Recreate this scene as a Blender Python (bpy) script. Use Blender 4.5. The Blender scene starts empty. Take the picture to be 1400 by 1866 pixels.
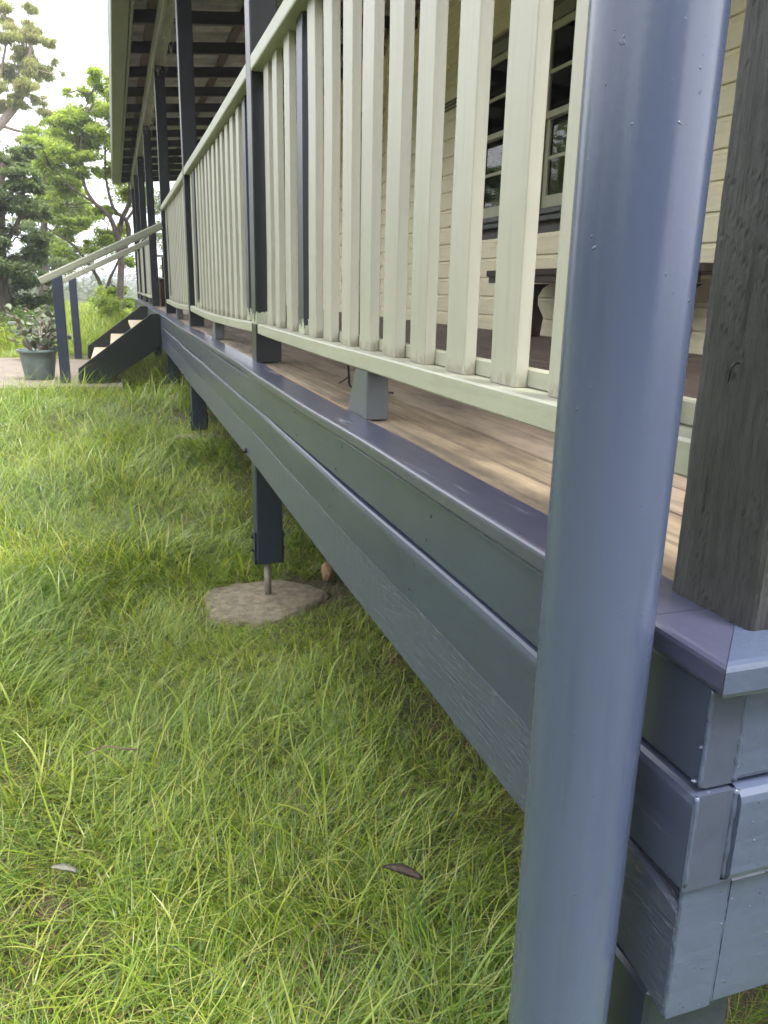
import bpy, bmesh, math, random
import numpy as np
from mathutils import Matrix, Vector
random.seed(7); rng = np.random.default_rng(7)
S = bpy.context.scene; COL = S.collection; R = math.radians

# ------------------------------------------------------------------ camera, sky, sun, exposure
cam = bpy.data.cameras.new('camera'); co = bpy.data.objects.new('camera', cam); COL.objects.link(co)
CR = np.array([[0.9496663, -0.06582352, 0.3062698], [-0.31261002, -0.26223882, 0.91296537], [0.02022123, -0.96275545, -0.26961646]])
M = Matrix.Identity(4)
for i in range(3):
    M[i][0] = CR[i][0]; M[i][1] = -CR[i][1]; M[i][2] = -CR[i][2]
M[2][3] = 1.2
co.matrix_world = M
cam.sensor_fit = 'VERTICAL'; cam.sensor_height = 36; cam.sensor_width = 27; cam.lens = 36 * 1440 / 1866
cam.clip_start = 0.03; cam.clip_end = 6000
S.camera = co
SUN_EL, SUN_AZ = R(66), R(158)          # azimuth from +Y towards +X (negative: towards -X)
sd = Vector((math.sin(SUN_AZ) * math.cos(SUN_EL), math.cos(SUN_AZ) * math.cos(SUN_EL), math.sin(SUN_EL)))
W = bpy.data.worlds.new('World'); S.world = W; W.use_nodes = True
nt = W.node_tree; nt.nodes.clear()
sky = nt.nodes.new('ShaderNodeTexSky'); sky.sky_type = 'NISHITA'; sky.sun_disc = False
sky.sun_elevation = SUN_EL; sky.sun_rotation = SUN_AZ; sky.air_density = 1.0; sky.dust_density = 6.0; sky.ozone_density = 1.0
hsv = nt.nodes.new('ShaderNodeHueSaturation'); hsv.inputs['Saturation'].default_value = 0.35
bg = nt.nodes.new('ShaderNodeBackground'); bg.inputs['Strength'].default_value = 0.15
wo = nt.nodes.new('ShaderNodeOutputWorld')
# thin bright cloud over the whole sky: the clear-sky colours are veiled by soft broken cloud
tc = nt.nodes.new('ShaderNodeTexCoord'); cn = nt.nodes.new('ShaderNodeTexNoise'); cn.inputs['Scale'].default_value = 2.2; cn.inputs['Detail'].default_value = 4
cr = nt.nodes.new('ShaderNodeValToRGB'); cr.color_ramp.elements[0].position = 0.35; cr.color_ramp.elements[0].color = (8.0, 8.3, 9.0, 1); cr.color_ramp.elements[1].position = 0.68; cr.color_ramp.elements[1].color = (14.0, 14.0, 14.2, 1)
cm = nt.nodes.new('ShaderNodeMix'); cm.data_type = 'RGBA'; cm.inputs[0].default_value = 0.7
nt.links.new(tc.outputs['Generated'], cn.inputs['Vector']); nt.links.new(cn.outputs['Fac'], cr.inputs[0])
nt.links.new(sky.outputs[0], hsv.inputs['Color']); nt.links.new(hsv.outputs[0], cm.inputs[6]); nt.links.new(cr.outputs[0], cm.inputs[7]); nt.links.new(cm.outputs[2], bg.inputs[0]); nt.links.new(bg.outputs[0], wo.inputs[0])
sl = bpy.data.lights.new('sun', 'SUN'); sl.energy = 2.6; sl.angle = R(16); sl.color = (1, 0.95, 0.87)
so = bpy.data.objects.new('sun', sl); COL.objects.link(so); so.rotation_euler = sd.to_track_quat('Z', 'Y').to_euler()
S.view_settings.view_transform = 'Standard'; S.view_settings.look = 'None'
S.view_settings.exposure = 1.38; S.view_settings.gamma = 1; S.view_settings.use_curve_mapping = False
S.render.engine = 'CYCLES'
S.cycles.max_bounces = 7; S.cycles.diffuse_bounces = 3; S.cycles.glossy_bounces = 3; S.cycles.transmission_bounces = 4; S.cycles.transparent_max_bounces = 8
S.cycles.use_denoising = True; S.cycles.denoising_prefilter = 'FAST'

# ------------------------------------------------------------------ materials
class NT:
    def __init__(s, name):
        s.m = bpy.data.materials.new(name); s.m.use_nodes = True; s.t = s.m.node_tree
        s.b = s.t.nodes['Principled BSDF']; s.out = s.t.nodes['Material Output']
    def n(s, typ, **kw):
        x = s.t.nodes.new(typ)
        for k, v in kw.items():
            if k.startswith('i_'): x.inputs[k[2:].replace('_', ' ')].default_value = v
            else: setattr(x, k, v)
        return x
    def l(s, a, b): s.t.links.new(a, b)
    def pos(s, scale=(1, 1, 1), rot=(0, 0, 0)):
        g = s.n('ShaderNodeNewGeometry'); mp = s.n('ShaderNodeMapping')
        mp.inputs['Scale'].default_value = scale; mp.inputs['Rotation'].default_value = rot
        s.l(g.outputs['Position'], mp.inputs['Vector']); return mp.outputs[0]
    def noise(s, vec, scale, detail=4, rough=0.55):
        x = s.n('ShaderNodeTexNoise'); x.inputs['Scale'].default_value = scale; x.inputs['Detail'].default_value = detail
        x.inputs['Roughness'].default_value = rough; s.l(vec, x.inputs['Vector']); return x.outputs['Fac']
    def ramp(s, f, stops):
        x = s.n('ShaderNodeValToRGB'); e = x.color_ramp.elements
        while len(e) < len(stops): e.new(0.5)
        for k, (p, c) in zip(e, stops):
            k.position = p; k.color = (*c, 1) if not isinstance(c, (int, float)) else (c, c, c, 1)
        s.l(f, x.inputs[0]); return x.outputs[0]
    def mix(s, f, a, b, typ='MIX'):
        x = s.n('ShaderNodeMix', data_type='RGBA', blend_type=typ)
        for v, i in ((f, 0), (a, 6), (b, 7)):
            if hasattr(v, 'is_linked'): s.l(v, x.inputs[i])
            elif i == 0: x.inputs[i].default_value = v
            else: x.inputs[i].default_value = (*v, 1)
        return x.outputs[2]
    def math(s, op, a, b=0.0):
        x = s.n('ShaderNodeMath', operation=op)
        for v, i in ((a, 0), (b, 1)):
            if hasattr(v, 'is_linked'): s.l(v, x.inputs[i])
            else: x.inputs[i].default_value = v
        return x.outputs[0]
    def bump(s, h, strength, dist=0.002, prev=None):
        x = s.n('ShaderNodeBump'); x.inputs['Strength'].default_value = strength; x.inputs['Distance'].default_value = dist
        s.l(h, x.inputs['Height'])
        if prev: s.l(prev, x.inputs['Normal'])
        return x.outputs[0]
    def set(s, **kw):
        for k, v in kw.items():
            i = s.b.inputs[k.replace('_', ' ')]
            if hasattr(v, 'is_linked'): s.l(v, i)
            else: i.default_value = (*v, 1) if isinstance(v, tuple) else v
        return s.m

AX = {'x': (0.06, 1, 1), 'y': (1, 0.06, 1), 'z': (1, 1, 0.06)}
def paint(name, col, axis='y', rough=0.35, grain=0.35, gscale=60, var=0.12, wear=0.0, wearcol=(0.2, 0.15, 0.1), dirt=0.0, dirtcol=(0.12, 0.1, 0.07), lumps=0.0, spec=0.5, wearscale=9, coat=0.0, foot=None):
    k = NT(name); v = k.pos(AX[axis]); p = k.pos()
    g = k.noise(v, gscale, 6, 0.65); big = k.noise(p, 2.3, 3); fine = k.noise(p, 160, 2)
    c = k.mix(k.ramp(big, [(0.3, 0.0), (0.7, 1.0)]), tuple(x * (1 - var) for x in col), tuple(min(1, x * (1 + var)) for x in col))
    c = k.mix(k.math('MULTIPLY', k.ramp(g, [(0.35, 1.0), (0.5, 0.0)]), 0.22), c, tuple(x * 0.6 for x in col))
    if dirt:
        d = k.noise(k.pos(), 14, 6, 0.7)
        c = k.mix(k.math('MULTIPLY', k.ramp(d, [(0.5, 0.0), (0.72, 1.0)]), dirt), c, dirtcol)
    if wear:
        d = k.noise(k.pos(AX[axis]), wearscale * 4, 6, 0.7); d2 = k.noise(p, 5, 2)
        f = k.math('MULTIPLY', k.ramp(d, [(0.66 - wear * 0.1, 0.0), (0.7 - wear * 0.1, 1.0)]), k.ramp(d2, [(0.5, 0.0), (0.62, 1.0)]))
        c = k.mix(f, c, wearcol)
    if foot:          # grime and flaked paint collecting where the timber meets the rail
        sp = k.n('ShaderNodeSeparateXYZ'); k.l(p, sp.inputs[0])
        ft = k.ramp(k.math('MULTIPLY', k.math('SUBTRACT', sp.outputs[2], foot), 5.0), [(0.0, 1.0), (0.12, 0.6), (0.6, 0.0)])
        gr = k.noise(k.pos((1, 1, 0.35)), 70, 5, 0.7)
        c = k.mix(k.ramp(k.math('MULTIPLY', ft, gr), [(0.36, 0.0), (0.50, 0.6)]), c, (0.19, 0.165, 0.12))
    n = k.bump(g, grain, 0.0012); n = k.bump(fine, 0.12, 0.0008, n)
    if lumps:
        ln = k.noise(p, 210, 1, 0.3)
        n = k.bump(k.ramp(ln, [(0.76, 0.0), (0.81, 1.0)]), lumps, 0.0012, n)
        n = k.bump(k.noise(p, 40, 3), max(0.0, lumps - 0.6), 0.003, n)
    rr = rough if axis == 'z' and not grain else k.math('ADD', k.math('MULTIPLY', g, 0.16), rough - 0.08)
    return k.set(Base_Color=c, Roughness=rr, Normal=n, Specular_IOR_Level=spec, Coat_Weight=coat, Coat_Roughness=0.1)

NAVY = (0.040, 0.050, 0.080)
M_navy_y = paint('navy_paint_lengthwise', NAVY, 'y', 0.3, 0.3, 45, 0.1, wear=0.12)
M_trim = paint('navy_trim_paint', (0.046, 0.049, 0.088), 'y', 0.36, 0.9, 40, 0.12, spec=0.6, coat=0.20, wear=0.35, wearcol=(0.26, 0.26, 0.3))
M_fascia = paint('navy_fascia_paint', (0.045, 0.056, 0.090), 'y', 0.33, 1.0, 34, 0.12, spec=0.38, coat=0.10, wear=0.3, wearcol=(0.13, 0.15, 0.17))
M_navy_z = paint('navy_paint_upright', (0.012, 0.014, 0.019), 'z', 0.38, 0.35, 45, 0.1)
M_navy_x = paint('navy_paint_lit_end', (0.055, 0.072, 0.122), 'x', 0.24, 1.0, 26, 0.1, lumps=1.0, spec=0.65)  # same navy paint, lightened so the end face's brightness sits in the colour
M_pipe = paint('navy_pipe_enamel', (0.057, 0.074, 0.130), 'z', 0.25, 0.0, 50, 0.05, lumps=0.45, spec=0.65)
M_stump = paint('navy_stump_paint', (0.022, 0.030, 0.052), 'z', 0.36, 0.35, 45, 0.1)
M_stringer = paint('stair_green_black_paint', (0.006, 0.010, 0.010), 'x', 0.42, 0.3, 40, 0.08)
M_sage_z = paint('sage_slat_paint', (0.362, 0.355, 0.290), 'z', 0.42, 0.6, 60, 0.07, foot=1.075, wear=0.12, wearcol=(0.25, 0.23, 0.19), dirt=0.12, dirtcol=(0.3, 0.27, 0.2))
M_sage_y = paint('sage_rail_paint', (0.345, 0.352, 0.272), 'y', 0.42, 0.6, 60, 0.06, wear=0.1, wearcol=(0.25, 0.22, 0.18), dirt=0.25, dirtcol=(0.28, 0.24, 0.16))
M_sage_x = paint('sage_handrail_paint', (0.23, 0.24, 0.185), 'x', 0.5, 0.4, 60, 0.06, dirt=0.15)
M_cream = paint('cream_board_paint', (0.82, 0.75, 0.53), 'y', 0.5, 0.15, 40, 0.05, dirt=0.12, dirtcol=(0.4, 0.33, 0.2))
M_tread = paint('cream_tread_paint', (0.60, 0.50, 0.34), 'y', 0.6, 0.3, 40, 0.08, dirt=0.3, dirtcol=(0.3, 0.22, 0.13))
M_frame = paint('olive_window_paint', (0.20, 0.21, 0.14), 'z', 0.45, 0.2, 40, 0.06)
M_sash = paint('sash_paint', (0.42, 0.42, 0.30), 'z', 0.45, 0.2, 40, 0.05)
M_sill = paint('grey_sill_paint', (0.075, 0.085, 0.085), 'y', 0.45, 0.2, 40, 0.06)
M_gutter = paint('olive_gutter_paint', (0.10, 0.11, 0.08), 'y', 0.4, 0.06, 10, 0.08)
M_rafter = paint('dark_rafter_paint', (0.020, 0.020, 0.027), 'x', 0.6, 0.4, 40, 0.1)
M_beamp = paint('beam_paint', (0.22, 0.23, 0.18), 'y', 0.45, 0.3, 40, 0.1, dirt=0.3, dirtcol=(0.1, 0.09, 0.07))
M_bench = paint('dark_brown_stain', (0.045, 0.028, 0.024), 'y', 0.4, 0.5, 40, 0.2)
M_box = paint('red_brown_stain', (0.075, 0.034, 0.024), 'z', 0.5, 0.5, 40, 0.2)
M_batten = paint('bare_batten_timber', (0.085, 0.062, 0.045), 'y', 0.75, 0.5, 50, 0.25)
M_footb = paint('foot_block_paint', (0.085, 0.093, 0.100), 'z', 0.42, 0.9, 40, 0.1)

def rough_bearer():
    k = NT('rough_sawn_navy_bearer'); p = k.pos()
    g = k.noise(k.pos((1, 0.085, 1)), 230, 4, 0.65); g2 = k.noise(k.pos((1, 0.14, 1)), 480, 2, 0.5)
    saw = k.noise(k.pos((1, 1, 0.06), (R(14), 0, 0)), 70, 3)
    big = k.noise(p, 2, 3)
    c = k.mix(big, (0.040, 0.050, 0.080), (0.058, 0.071, 0.110))
    c = k.mix(k.ramp(g2, [(0.64, 0.0), (0.70, 0.7)]), c, (0.19, 0.21, 0.23))  # pale flecks paint the glints of the glossy sawn grain into the colour
    n = k.bump(g, 0.9, 0.0035); n = k.bump(g2, 0.7, 0.002, n); n = k.bump(saw, 0.3, 0.003, n)
    return k.set(Base_Color=c, Roughness=0.3, Normal=n)
M_bearer = rough_bearer()

def rough_post():
    k = NT('charcoal_rough_sawn_post'); v = k.pos((1, 1, 0.10)); p = k.pos()
    g = k.noise(v, 70, 7, 0.72); big = k.noise(p, 6, 4)
    mp = k.pos((1, 1, 1), (R(33), 0, 0)); w = k.noise(k.pos((1, 0.04, 1), (R(36), 0, 0)), 55, 2)
    gate = k.noise(k.pos((1, 1.0, 1), (0, 0, 0)), 22, 2)
    c = k.mix(k.ramp(g, [(0.3, 0.0), (0.7, 1.0)]), (0.006, 0.007, 0.007), (0.052, 0.054, 0.055))
    c = k.mix(k.math('MULTIPLY', k.ramp(big, [(0.45, 0.0), (0.7, 1.0)]), 0.4), c, (0.035, 0.040, 0.034))
    scr = k.math('MULTIPLY', k.ramp(w, [(0.695, 0.0), (0.712, 1.0)]), k.ramp(gate, [(0.45, 0.0), (0.55, 1.0)]))
    c = k.mix(k.math('MULTIPLY', scr, 0.6), c, (0.20, 0.20, 0.19))
    n = k.bump(g, 1.0, 0.007)
    return k.set(Base_Color=c, Roughness=0.42, Normal=n)
M_roughpost = rough_post()

def worn_navy(name, col):     # navy with pale green paint left in patches near the floor
    k = NT(name); v = k.pos(AX['z']); p = k.pos()
    g = k.noise(v, 45, 6); d = k.noise(k.pos((1, 1, 0.6)), 38, 3, 0.6)
    sep = k.n('ShaderNodeSeparateXYZ'); k.l(p, sep.inputs[0])
    low = k.ramp(k.math('MULTIPLY', k.math('SUBTRACT', sep.outputs[2], 1.07), 10.0), [(0.0, 1.15), (0.45, 0.75), (0.95, 0.0)])
    lim = k.ramp(k.math('MULTIPLY', k.math('SUBTRACT', sep.outputs[2], 1.0), 10.0), [(0.70, 0.0), (0.75, 1.0)])
    f = k.ramp(k.math('MULTIPLY', k.math('MULTIPLY', low, lim), d), [(0.40, 0.0), (0.42, 1.0)])
    c = k.mix(f, col, (0.40, 0.42, 0.33))
    return k.set(Base_Color=c, Roughness=0.36, Normal=k.bump(g, 0.35, 0.0012))
M_wornpost = worn_navy('worn_navy_post', (0.013, 0.015, 0.018))
M_wornslat = worn_navy('worn_navy_slat', (0.022, 0.025, 0.036))

def deck_mat():
    k = NT('weathered_deck_timber'); oi = k.n('ShaderNodeObjectInfo')
    v = k.pos((1, 0.05, 1)); p = k.pos()
    g = k.noise(v, 70, 8, 0.7); big = k.noise(k.pos((1, 0.35, 1)), 9, 5, 0.65); st = k.noise(p, 3.2, 4)
    c = k.mix(k.ramp(g, [(0.3, 0.0), (0.7, 1.0)]), (0.095, 0.072, 0.050), (0.35, 0.275, 0.185))
    c = k.mix(k.math('MULTIPLY', oi.outputs['Random'], 0.5), c, (0.36, 0.30, 0.24), 'MIX')
    c = k.mix(k.math('MULTIPLY', k.ramp(big, [(0.48, 0.0), (0.66, 1.0)]), 0.75), c, (0.075, 0.058, 0.043))
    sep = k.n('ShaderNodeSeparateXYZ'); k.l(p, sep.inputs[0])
    # boards turn from tan at the outer edge to brown-mauve towards the wall
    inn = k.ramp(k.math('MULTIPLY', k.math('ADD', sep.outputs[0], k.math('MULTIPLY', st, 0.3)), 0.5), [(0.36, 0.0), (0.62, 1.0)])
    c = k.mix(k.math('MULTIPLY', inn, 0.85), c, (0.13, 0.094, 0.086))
    n = k.bump(g, 1.0, 0.003)
    return k.set(Base_Color=c, Roughness=0.65, Normal=n)
M_deck = deck_mat()
def simple(name, c1, c2, scale=8, rough=0.8, bumpf=0.5, bd=0.004, metal=0.0, stretch=(1, 1, 1)):
    k = NT(name); p = k.pos(stretch); a = k.noise(p, scale, 7, 0.65); b = k.noise(p, scale * 9, 4, 0.6)
    c = k.mix(k.ramp(a, [(0.35, 0.0), (0.65, 1.0)]), c1, c2); c = k.mix(k.math('MULTIPLY', b, 0.35), c, tuple(x * 0.5 for x in c1))
    return k.set(Base_Color=c, Roughness=rough, Normal=k.bump(b, bumpf, bd, k.bump(a, bumpf, bd * 3)), Metallic=metal)
M_edgewood = simple('raw_edge_timber', (0.34, 0.20, 0.09), (0.42, 0.29, 0.16), 20, 0.8, 0.4, 0.002, 0, (1, 0.1, 1))
M_conc = simple('footing_concrete', (0.24, 0.195, 0.13), (0.50, 0.43, 0.31), 26, 0.95, 1.0, 0.010)
M_path = simple('path_concrete', (0.17, 0.14, 0.115), (0.25, 0.21, 0.175), 4, 0.9, 0.4, 0.004)
M_steel = simple('weathered_galv_rod', (0.20, 0.18, 0.15), (0.30, 0.27, 0.22), 30, 0.5, 0.3, 0.001, 0.5)
M_roof = simple('grimy_galvanised_sheet', (0.26, 0.26, 0.255), (0.48, 0.48, 0.47), 6, 0.6, 0.1, 0.002, 0.0)
M_ceil = simple('shaded_board', (0.1, 0.1, 0.1), (0.14, 0.13, 0.12), 4)
M_potm = simple('grey_green_plastic', (0.10, 0.14, 0.14), (0.15, 0.20, 0.20), 5, 0.45, 0.1, 0.001)
M_soil = simple('potting_soil', (0.05, 0.035, 0.025), (0.09, 0.06, 0.04), 30, 0.95, 0.9, 0.01)
M_rock = simple('tan_rock', (0.30, 0.17, 0.09), (0.42, 0.27, 0.17), 12, 0.85, 0.6, 0.004)
M_dead = simple('dry_leaf', (0.15, 0.11, 0.085), (0.24, 0.19, 0.15), 40, 0.7, 0.5, 0.002)
M_pale = simple('pale_dry_leaf', (0.36, 0.36, 0.30), (0.48, 0.47, 0.40), 40, 0.7, 0.5, 0.002)
M_twig = simple('twig_bark', (0.13, 0.09, 0.07), (0.22, 0.16, 0.12), 60, 0.85, 0.5, 0.001)
M_bark = simple('grey_brown_bark', (0.085, 0.068, 0.055), (0.17, 0.14, 0.115), 22, 0.9, 0.9, 0.02, 0, (1, 1, 0.35))
M_gum = simple('pale_gum_bark', (0.24, 0.18, 0.15), (0.36, 0.29, 0.25), 6, 0.8, 0.5, 0.01, 0, (1, 1, 0.35))
k = NT('black_cable'); M_cable = k.set(Base_Color=(0.012, 0.012, 0.012), Roughness=0.4)
k = NT('window_glass'); gl = k.n('ShaderNodeBsdfGlossy'); gl.inputs['Roughness'].default_value = 0.02; tp = k.n('ShaderNodeBsdfTransparent'); tp.inputs[0].default_value = (0.8, 0.84, 0.82, 1)
fr = k.n('ShaderNodeFresnel'); fr.inputs[0].default_value = 1.5; nb = k.bump(k.noise(k.pos(), 3, 2), 0.04, 0.01); k.l(nb, gl.inputs['Normal']); k.l(nb, fr.inputs['Normal'])
mg = k.n('ShaderNodeMixShader'); k.l(fr.outputs[0], mg.inputs[0]); k.l(tp.outputs[0], mg.inputs[1]); k.l(gl.outputs[0], mg.inputs[2]); k.l(mg.outputs[0], k.out.inputs[0]); M_glass = k.m
k = NT('curtain_cloth'); M_curtain = k.set(Base_Color=(0.4, 0.4, 0.4), Roughness=0.9)
k = NT('cobweb_silk'); M_web = k.set(Base_Color=(0.42, 0.42, 0.38), Roughness=0.7)
def ground_mat():
    k = NT('lawn_soil'); p = k.pos(); a = k.noise(p, 3, 6); b = k.noise(p, 60, 6, 0.7); far = k.noise(p, 0.35, 5)
    c = k.mix(k.ramp(b, [(0.35, 0.0), (0.65, 1.0)]), (0.045, 0.042, 0.020), (0.12, 0.105, 0.05))
    sep = k.n('ShaderNodeSeparateXYZ'); k.l(p, sep.inputs[0])
    f = k.ramp(k.math('MULTIPLY', sep.outputs[1], 0.02), [(0.14, 0.0), (0.40, 1.0)])
    g = k.mix(far, (0.10, 0.13, 0.035), (0.20, 0.20, 0.075))
    c = k.mix(f, k.mix(k.ramp(a, [(0.4, 0.0), (0.7, 0.55)]), c, (0.05, 0.075, 0.02)), g)
    return k.set(Base_Color=c, Roughness=0.95, Normal=k.bump(b, 0.9, 0.02))
M_ground = ground_mat()

def leafmat(name, cols, trans, instancer=False, rough=0.5, straw=None, tfac=0.45):
    k = NT(name); uv = k.n('ShaderNodeUVMap'); sep = k.n('ShaderNodeSeparateXYZ'); k.l(uv.outputs[0], sep.inputs[0])
    n = len(cols); c = k.ramp(sep.outputs[0], [(i / max(1, n - 1), q) for i, q in enumerate(cols)])
    if straw:
        c = k.mix(k.ramp(sep.outputs[1], [(0.0, 0.75), (0.30, 0.0)]), c, straw)
    if instancer:
        at = k.n('ShaderNodeAttribute', attribute_type='INSTANCER', attribute_name='tint')
        c = k.mix(k.ramp(at.outputs['Fac'], [(0.0, 0.0), (1.0, 1.0)]), c, k.mix(1.0, c, (1.52, 1.26, 0.95), 'MULTIPLY'))
    tr = k.n('ShaderNodeBsdfTranslucent'); k.l(k.mix(1.0, c, trans, 'MULTIPLY'), tr.inputs[0])
    mx = k.n('ShaderNodeMixShader'); mx.inputs[0].default_value = tfac
    k.set(Base_Color=c, Roughness=rough, Specular_IOR_Level=0.45)
    k.l(k.b.outputs[0], mx.inputs[1]); k.l(tr.outputs[0], mx.inputs[2]); k.l(mx.outputs[0], k.out.inputs[0])
    return k.m
M_grass = leafmat('grass_blade', [(0.045, 0.105, 0.016), (0.095, 0.185, 0.025), (0.145, 0.245, 0.034), (0.215, 0.31, 0.055), (0.31, 0.36, 0.15)], (1.9, 1.9, 1.0), True, 0.27, (0.20, 0.17, 0.08), 0.34)
M_straw = leafmat('dry_grass_blade', [(0.22, 0.16, 0.085), (0.34, 0.27, 0.15), (0.15, 0.09, 0.05)], (1.2, 1.1, 1.0), False, 0.6)
M_lbright = leafmat('bright_leaf', [(0.14, 0.20, 0.045), (0.22, 0.29, 0.06), (0.31, 0.37, 0.075)], (2.0, 2.0, 1.2), False, 0.5, None, 0.5)
M_lmid = leafmat('mid_leaf', [(0.08, 0.125, 0.035), (0.12, 0.17, 0.05), (0.16, 0.21, 0.065)], (1.9, 1.9, 1.2))
M_ldark = leafmat('dark_leaf', [(0.09, 0.125, 0.06), (0.13, 0.175, 0.08), (0.18, 0.23, 0.10)], (1.6, 1.7, 1.0), False, 0.4)
M_leuc = leafmat('gum_leaf', [(0.20, 0.23, 0.08), (0.29, 0.31, 0.11), (0.36, 0.33, 0.17)], (1.7, 1.7, 1.2), False, 0.5, None, 0.5)
M_lshrub = leafmat('shrub_leaf', [(0.07, 0.115, 0.04), (0.10, 0.155, 0.05), (0.14, 0.20, 0.07)], (1.7, 1.8, 1.0))
M_jade = leafmat('grey_green_succulent_leaf', [(0.13, 0.17, 0.10), (0.19, 0.23, 0.15), (0.22, 0.20, 0.14)], (1.2, 1.2, 1.0), False, 0.4, None, 0.2)
M_far = leafmat('woodland_leaf', [(0.055, 0.08, 0.035), (0.08, 0.105, 0.05), (0.11, 0.13, 0.06)], (1.4, 1.4, 1.0))

# ------------------------------------------------------------------ object helpers
def tag(o, label=None, cat=None, group=None, kind=None):
    for k_, v_ in (('label', label), ('category', cat), ('group', group), ('kind', kind)):
        if v_: o[k_] = v_
    return o
def thing(name, label, cat, loc=(0, 0, 0), group=None):
    o = bpy.data.objects.new(name, None); COL.objects.link(o); o.location = loc; o.empty_display_size = 0.1
    return tag(o, label, cat, group)
def link(name, me, mat, parent=None, loc=None):
    o = bpy.data.objects.new(name, me); COL.objects.link(o)
    if mat and not me.materials: me.materials.append(mat)
    if loc is not None: o.location = loc
    if parent is not None:
        o.parent = parent
    return o
def world_parent(o, parent):    # geometry already in world coordinates
    o.parent = parent
    p = Vector((0, 0, 0)); q = parent
    while q is not None: p += Vector(q.location); q = q.parent
    o.location = Vector(o.location) - p
    return o
def obj(name, bm, mat, parent=None, smooth=False):
    me = bpy.data.meshes.new(name); bm.normal_update(); bm.to_mesh(me); bm.free()
    if smooth:
        for p in me.polygons: p.use_smooth = True
    o = link(name, me, mat)
    if parent is not None: world_parent(o, parent)
    return o
def box(x0, x1, y0, y1, z0, z1, bev=0.003, bm=None, seg=1):
    bm = bm or bmesh.new(); r = bmesh.ops.create_cube(bm, size=1)
    vs = r['verts']; bmesh.ops.scale(bm, vec=(x1 - x0, y1 - y0, z1 - z0), verts=vs)
    bmesh.ops.translate(bm, vec=((x0 + x1) / 2, (y0 + y1) / 2, (z0 + z1) / 2), verts=vs)
    if bev:
        es = list({e for v in vs for e in v.link_edges})
        bmesh.ops.bevel(bm, geom=es, offset=bev, segments=seg, affect='EDGES', profile=0.6)
    return bm
def wob(a, seed=0.0, f=1.0):
    return (math.sin(a * 1.7 * f + seed) + 0.6 * math.sin(a * 3.9 * f + 1.3 * seed + 1) + 0.35 * math.sin(a * 8.3 * f + 2.1 * seed)) / 1.95
def loft(profile, ys, fx=None, fz=None):
    """sweep a closed (x,z) profile along Y with small offsets fx(y), fz(y): long timbers that are not perfectly straight"""
    bm = bmesh.new(); rings = []
    for y in ys:
        dx = fx(y) if fx else 0; dz = fz(y) if fz else 0
        rings.append([bm.verts.new((x + dx, y, z + dz)) for x, z in profile])
    n = len(profile)
    for a, b in zip(rings, rings[1:]):
        for i in range(n): bm.faces.new((a[i], a[(i + 1) % n], b[(i + 1) % n], b[i]))
    bm.faces.new(rings[0]); bm.faces.new(rings[-1][::-1])
    bmesh.ops.recalc_face_normals(bm, faces=bm.faces)
    return bm
def rrect(x0, x1, z0, z1, r=0.004, n=2, corners=(1, 1, 1, 1)):
    out = []
    for (cx, cz, a0, on) in ((x1 - r, z1 - r, 0, corners[0]), (x0 + r, z1 - r, 90, corners[1]), (x0 + r, z0 + r, 180, corners[2]), (x1 - r, z0 + r, 270, corners[3])):
        if on:
            for i in range(n + 1):
                a = R(a0 + 90 * i / n); out.append((cx + r * math.cos(a), cz + r * math.sin(a)))
        else:
            out.append((cx + (r if a0 in (0, 270) else -r), cz + (r if a0 in (0, 90) else -r)))
    return out
def tube(bm, pts, rads, n=8, cap=True):
    pts = [Vector(p) for p in pts]; rings = []
    prev = None
    for i, p in enumerate(pts):
        d = (pts[min(i + 1, len(pts) - 1)] - pts[max(i - 1, 0)]).normalized()
        if prev is None:
            u = d.orthogonal().normalized()
        else:
            u = (prev - d * prev.dot(d)); u = u.normalized() if u.length > 1e-6 else d.orthogonal().normalized()
        prev = u; w = d.cross(u); r = rads[i] if hasattr(rads, '__len__') else rads
        rings.append([bm.verts.new(p + (u * math.cos(2 * math.pi * j / n) + w * math.sin(2 * math.pi * j / n)) * r) for j in range(n)])
    for a, b in zip(rings, rings[1:]):
        for j in range(n): bm.faces.new((a[j], a[(j + 1) % n], b[(j + 1) % n], b[j]))
    if cap and n > 2:
        bm.faces.new(rings[0][::-1]); bm.faces.new(rings[-1])
    return bm
def smooth(pts, n=5):
    P = [Vector(p) for p in pts]; out = []
    for i in range(len(P) - 1):
        a, b, c, d = P[max(i - 1, 0)], P[i], P[i + 1], P[min(i + 2, len(P) - 1)]
        for k_ in range(n):
            u = k_ / n; out.append(0.5 * ((2 * b) + (c - a) * u + (2 * a - 5 * b + 4 * c - d) * u * u + (3 * b - a - 3 * c + d) * u ** 3))
    return out + [P[-1]]
def frange(a, b, st):
    n = max(1, int(round((b - a) / st))); return [a + (b - a) * i / n for i in range(n + 1)]

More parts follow.
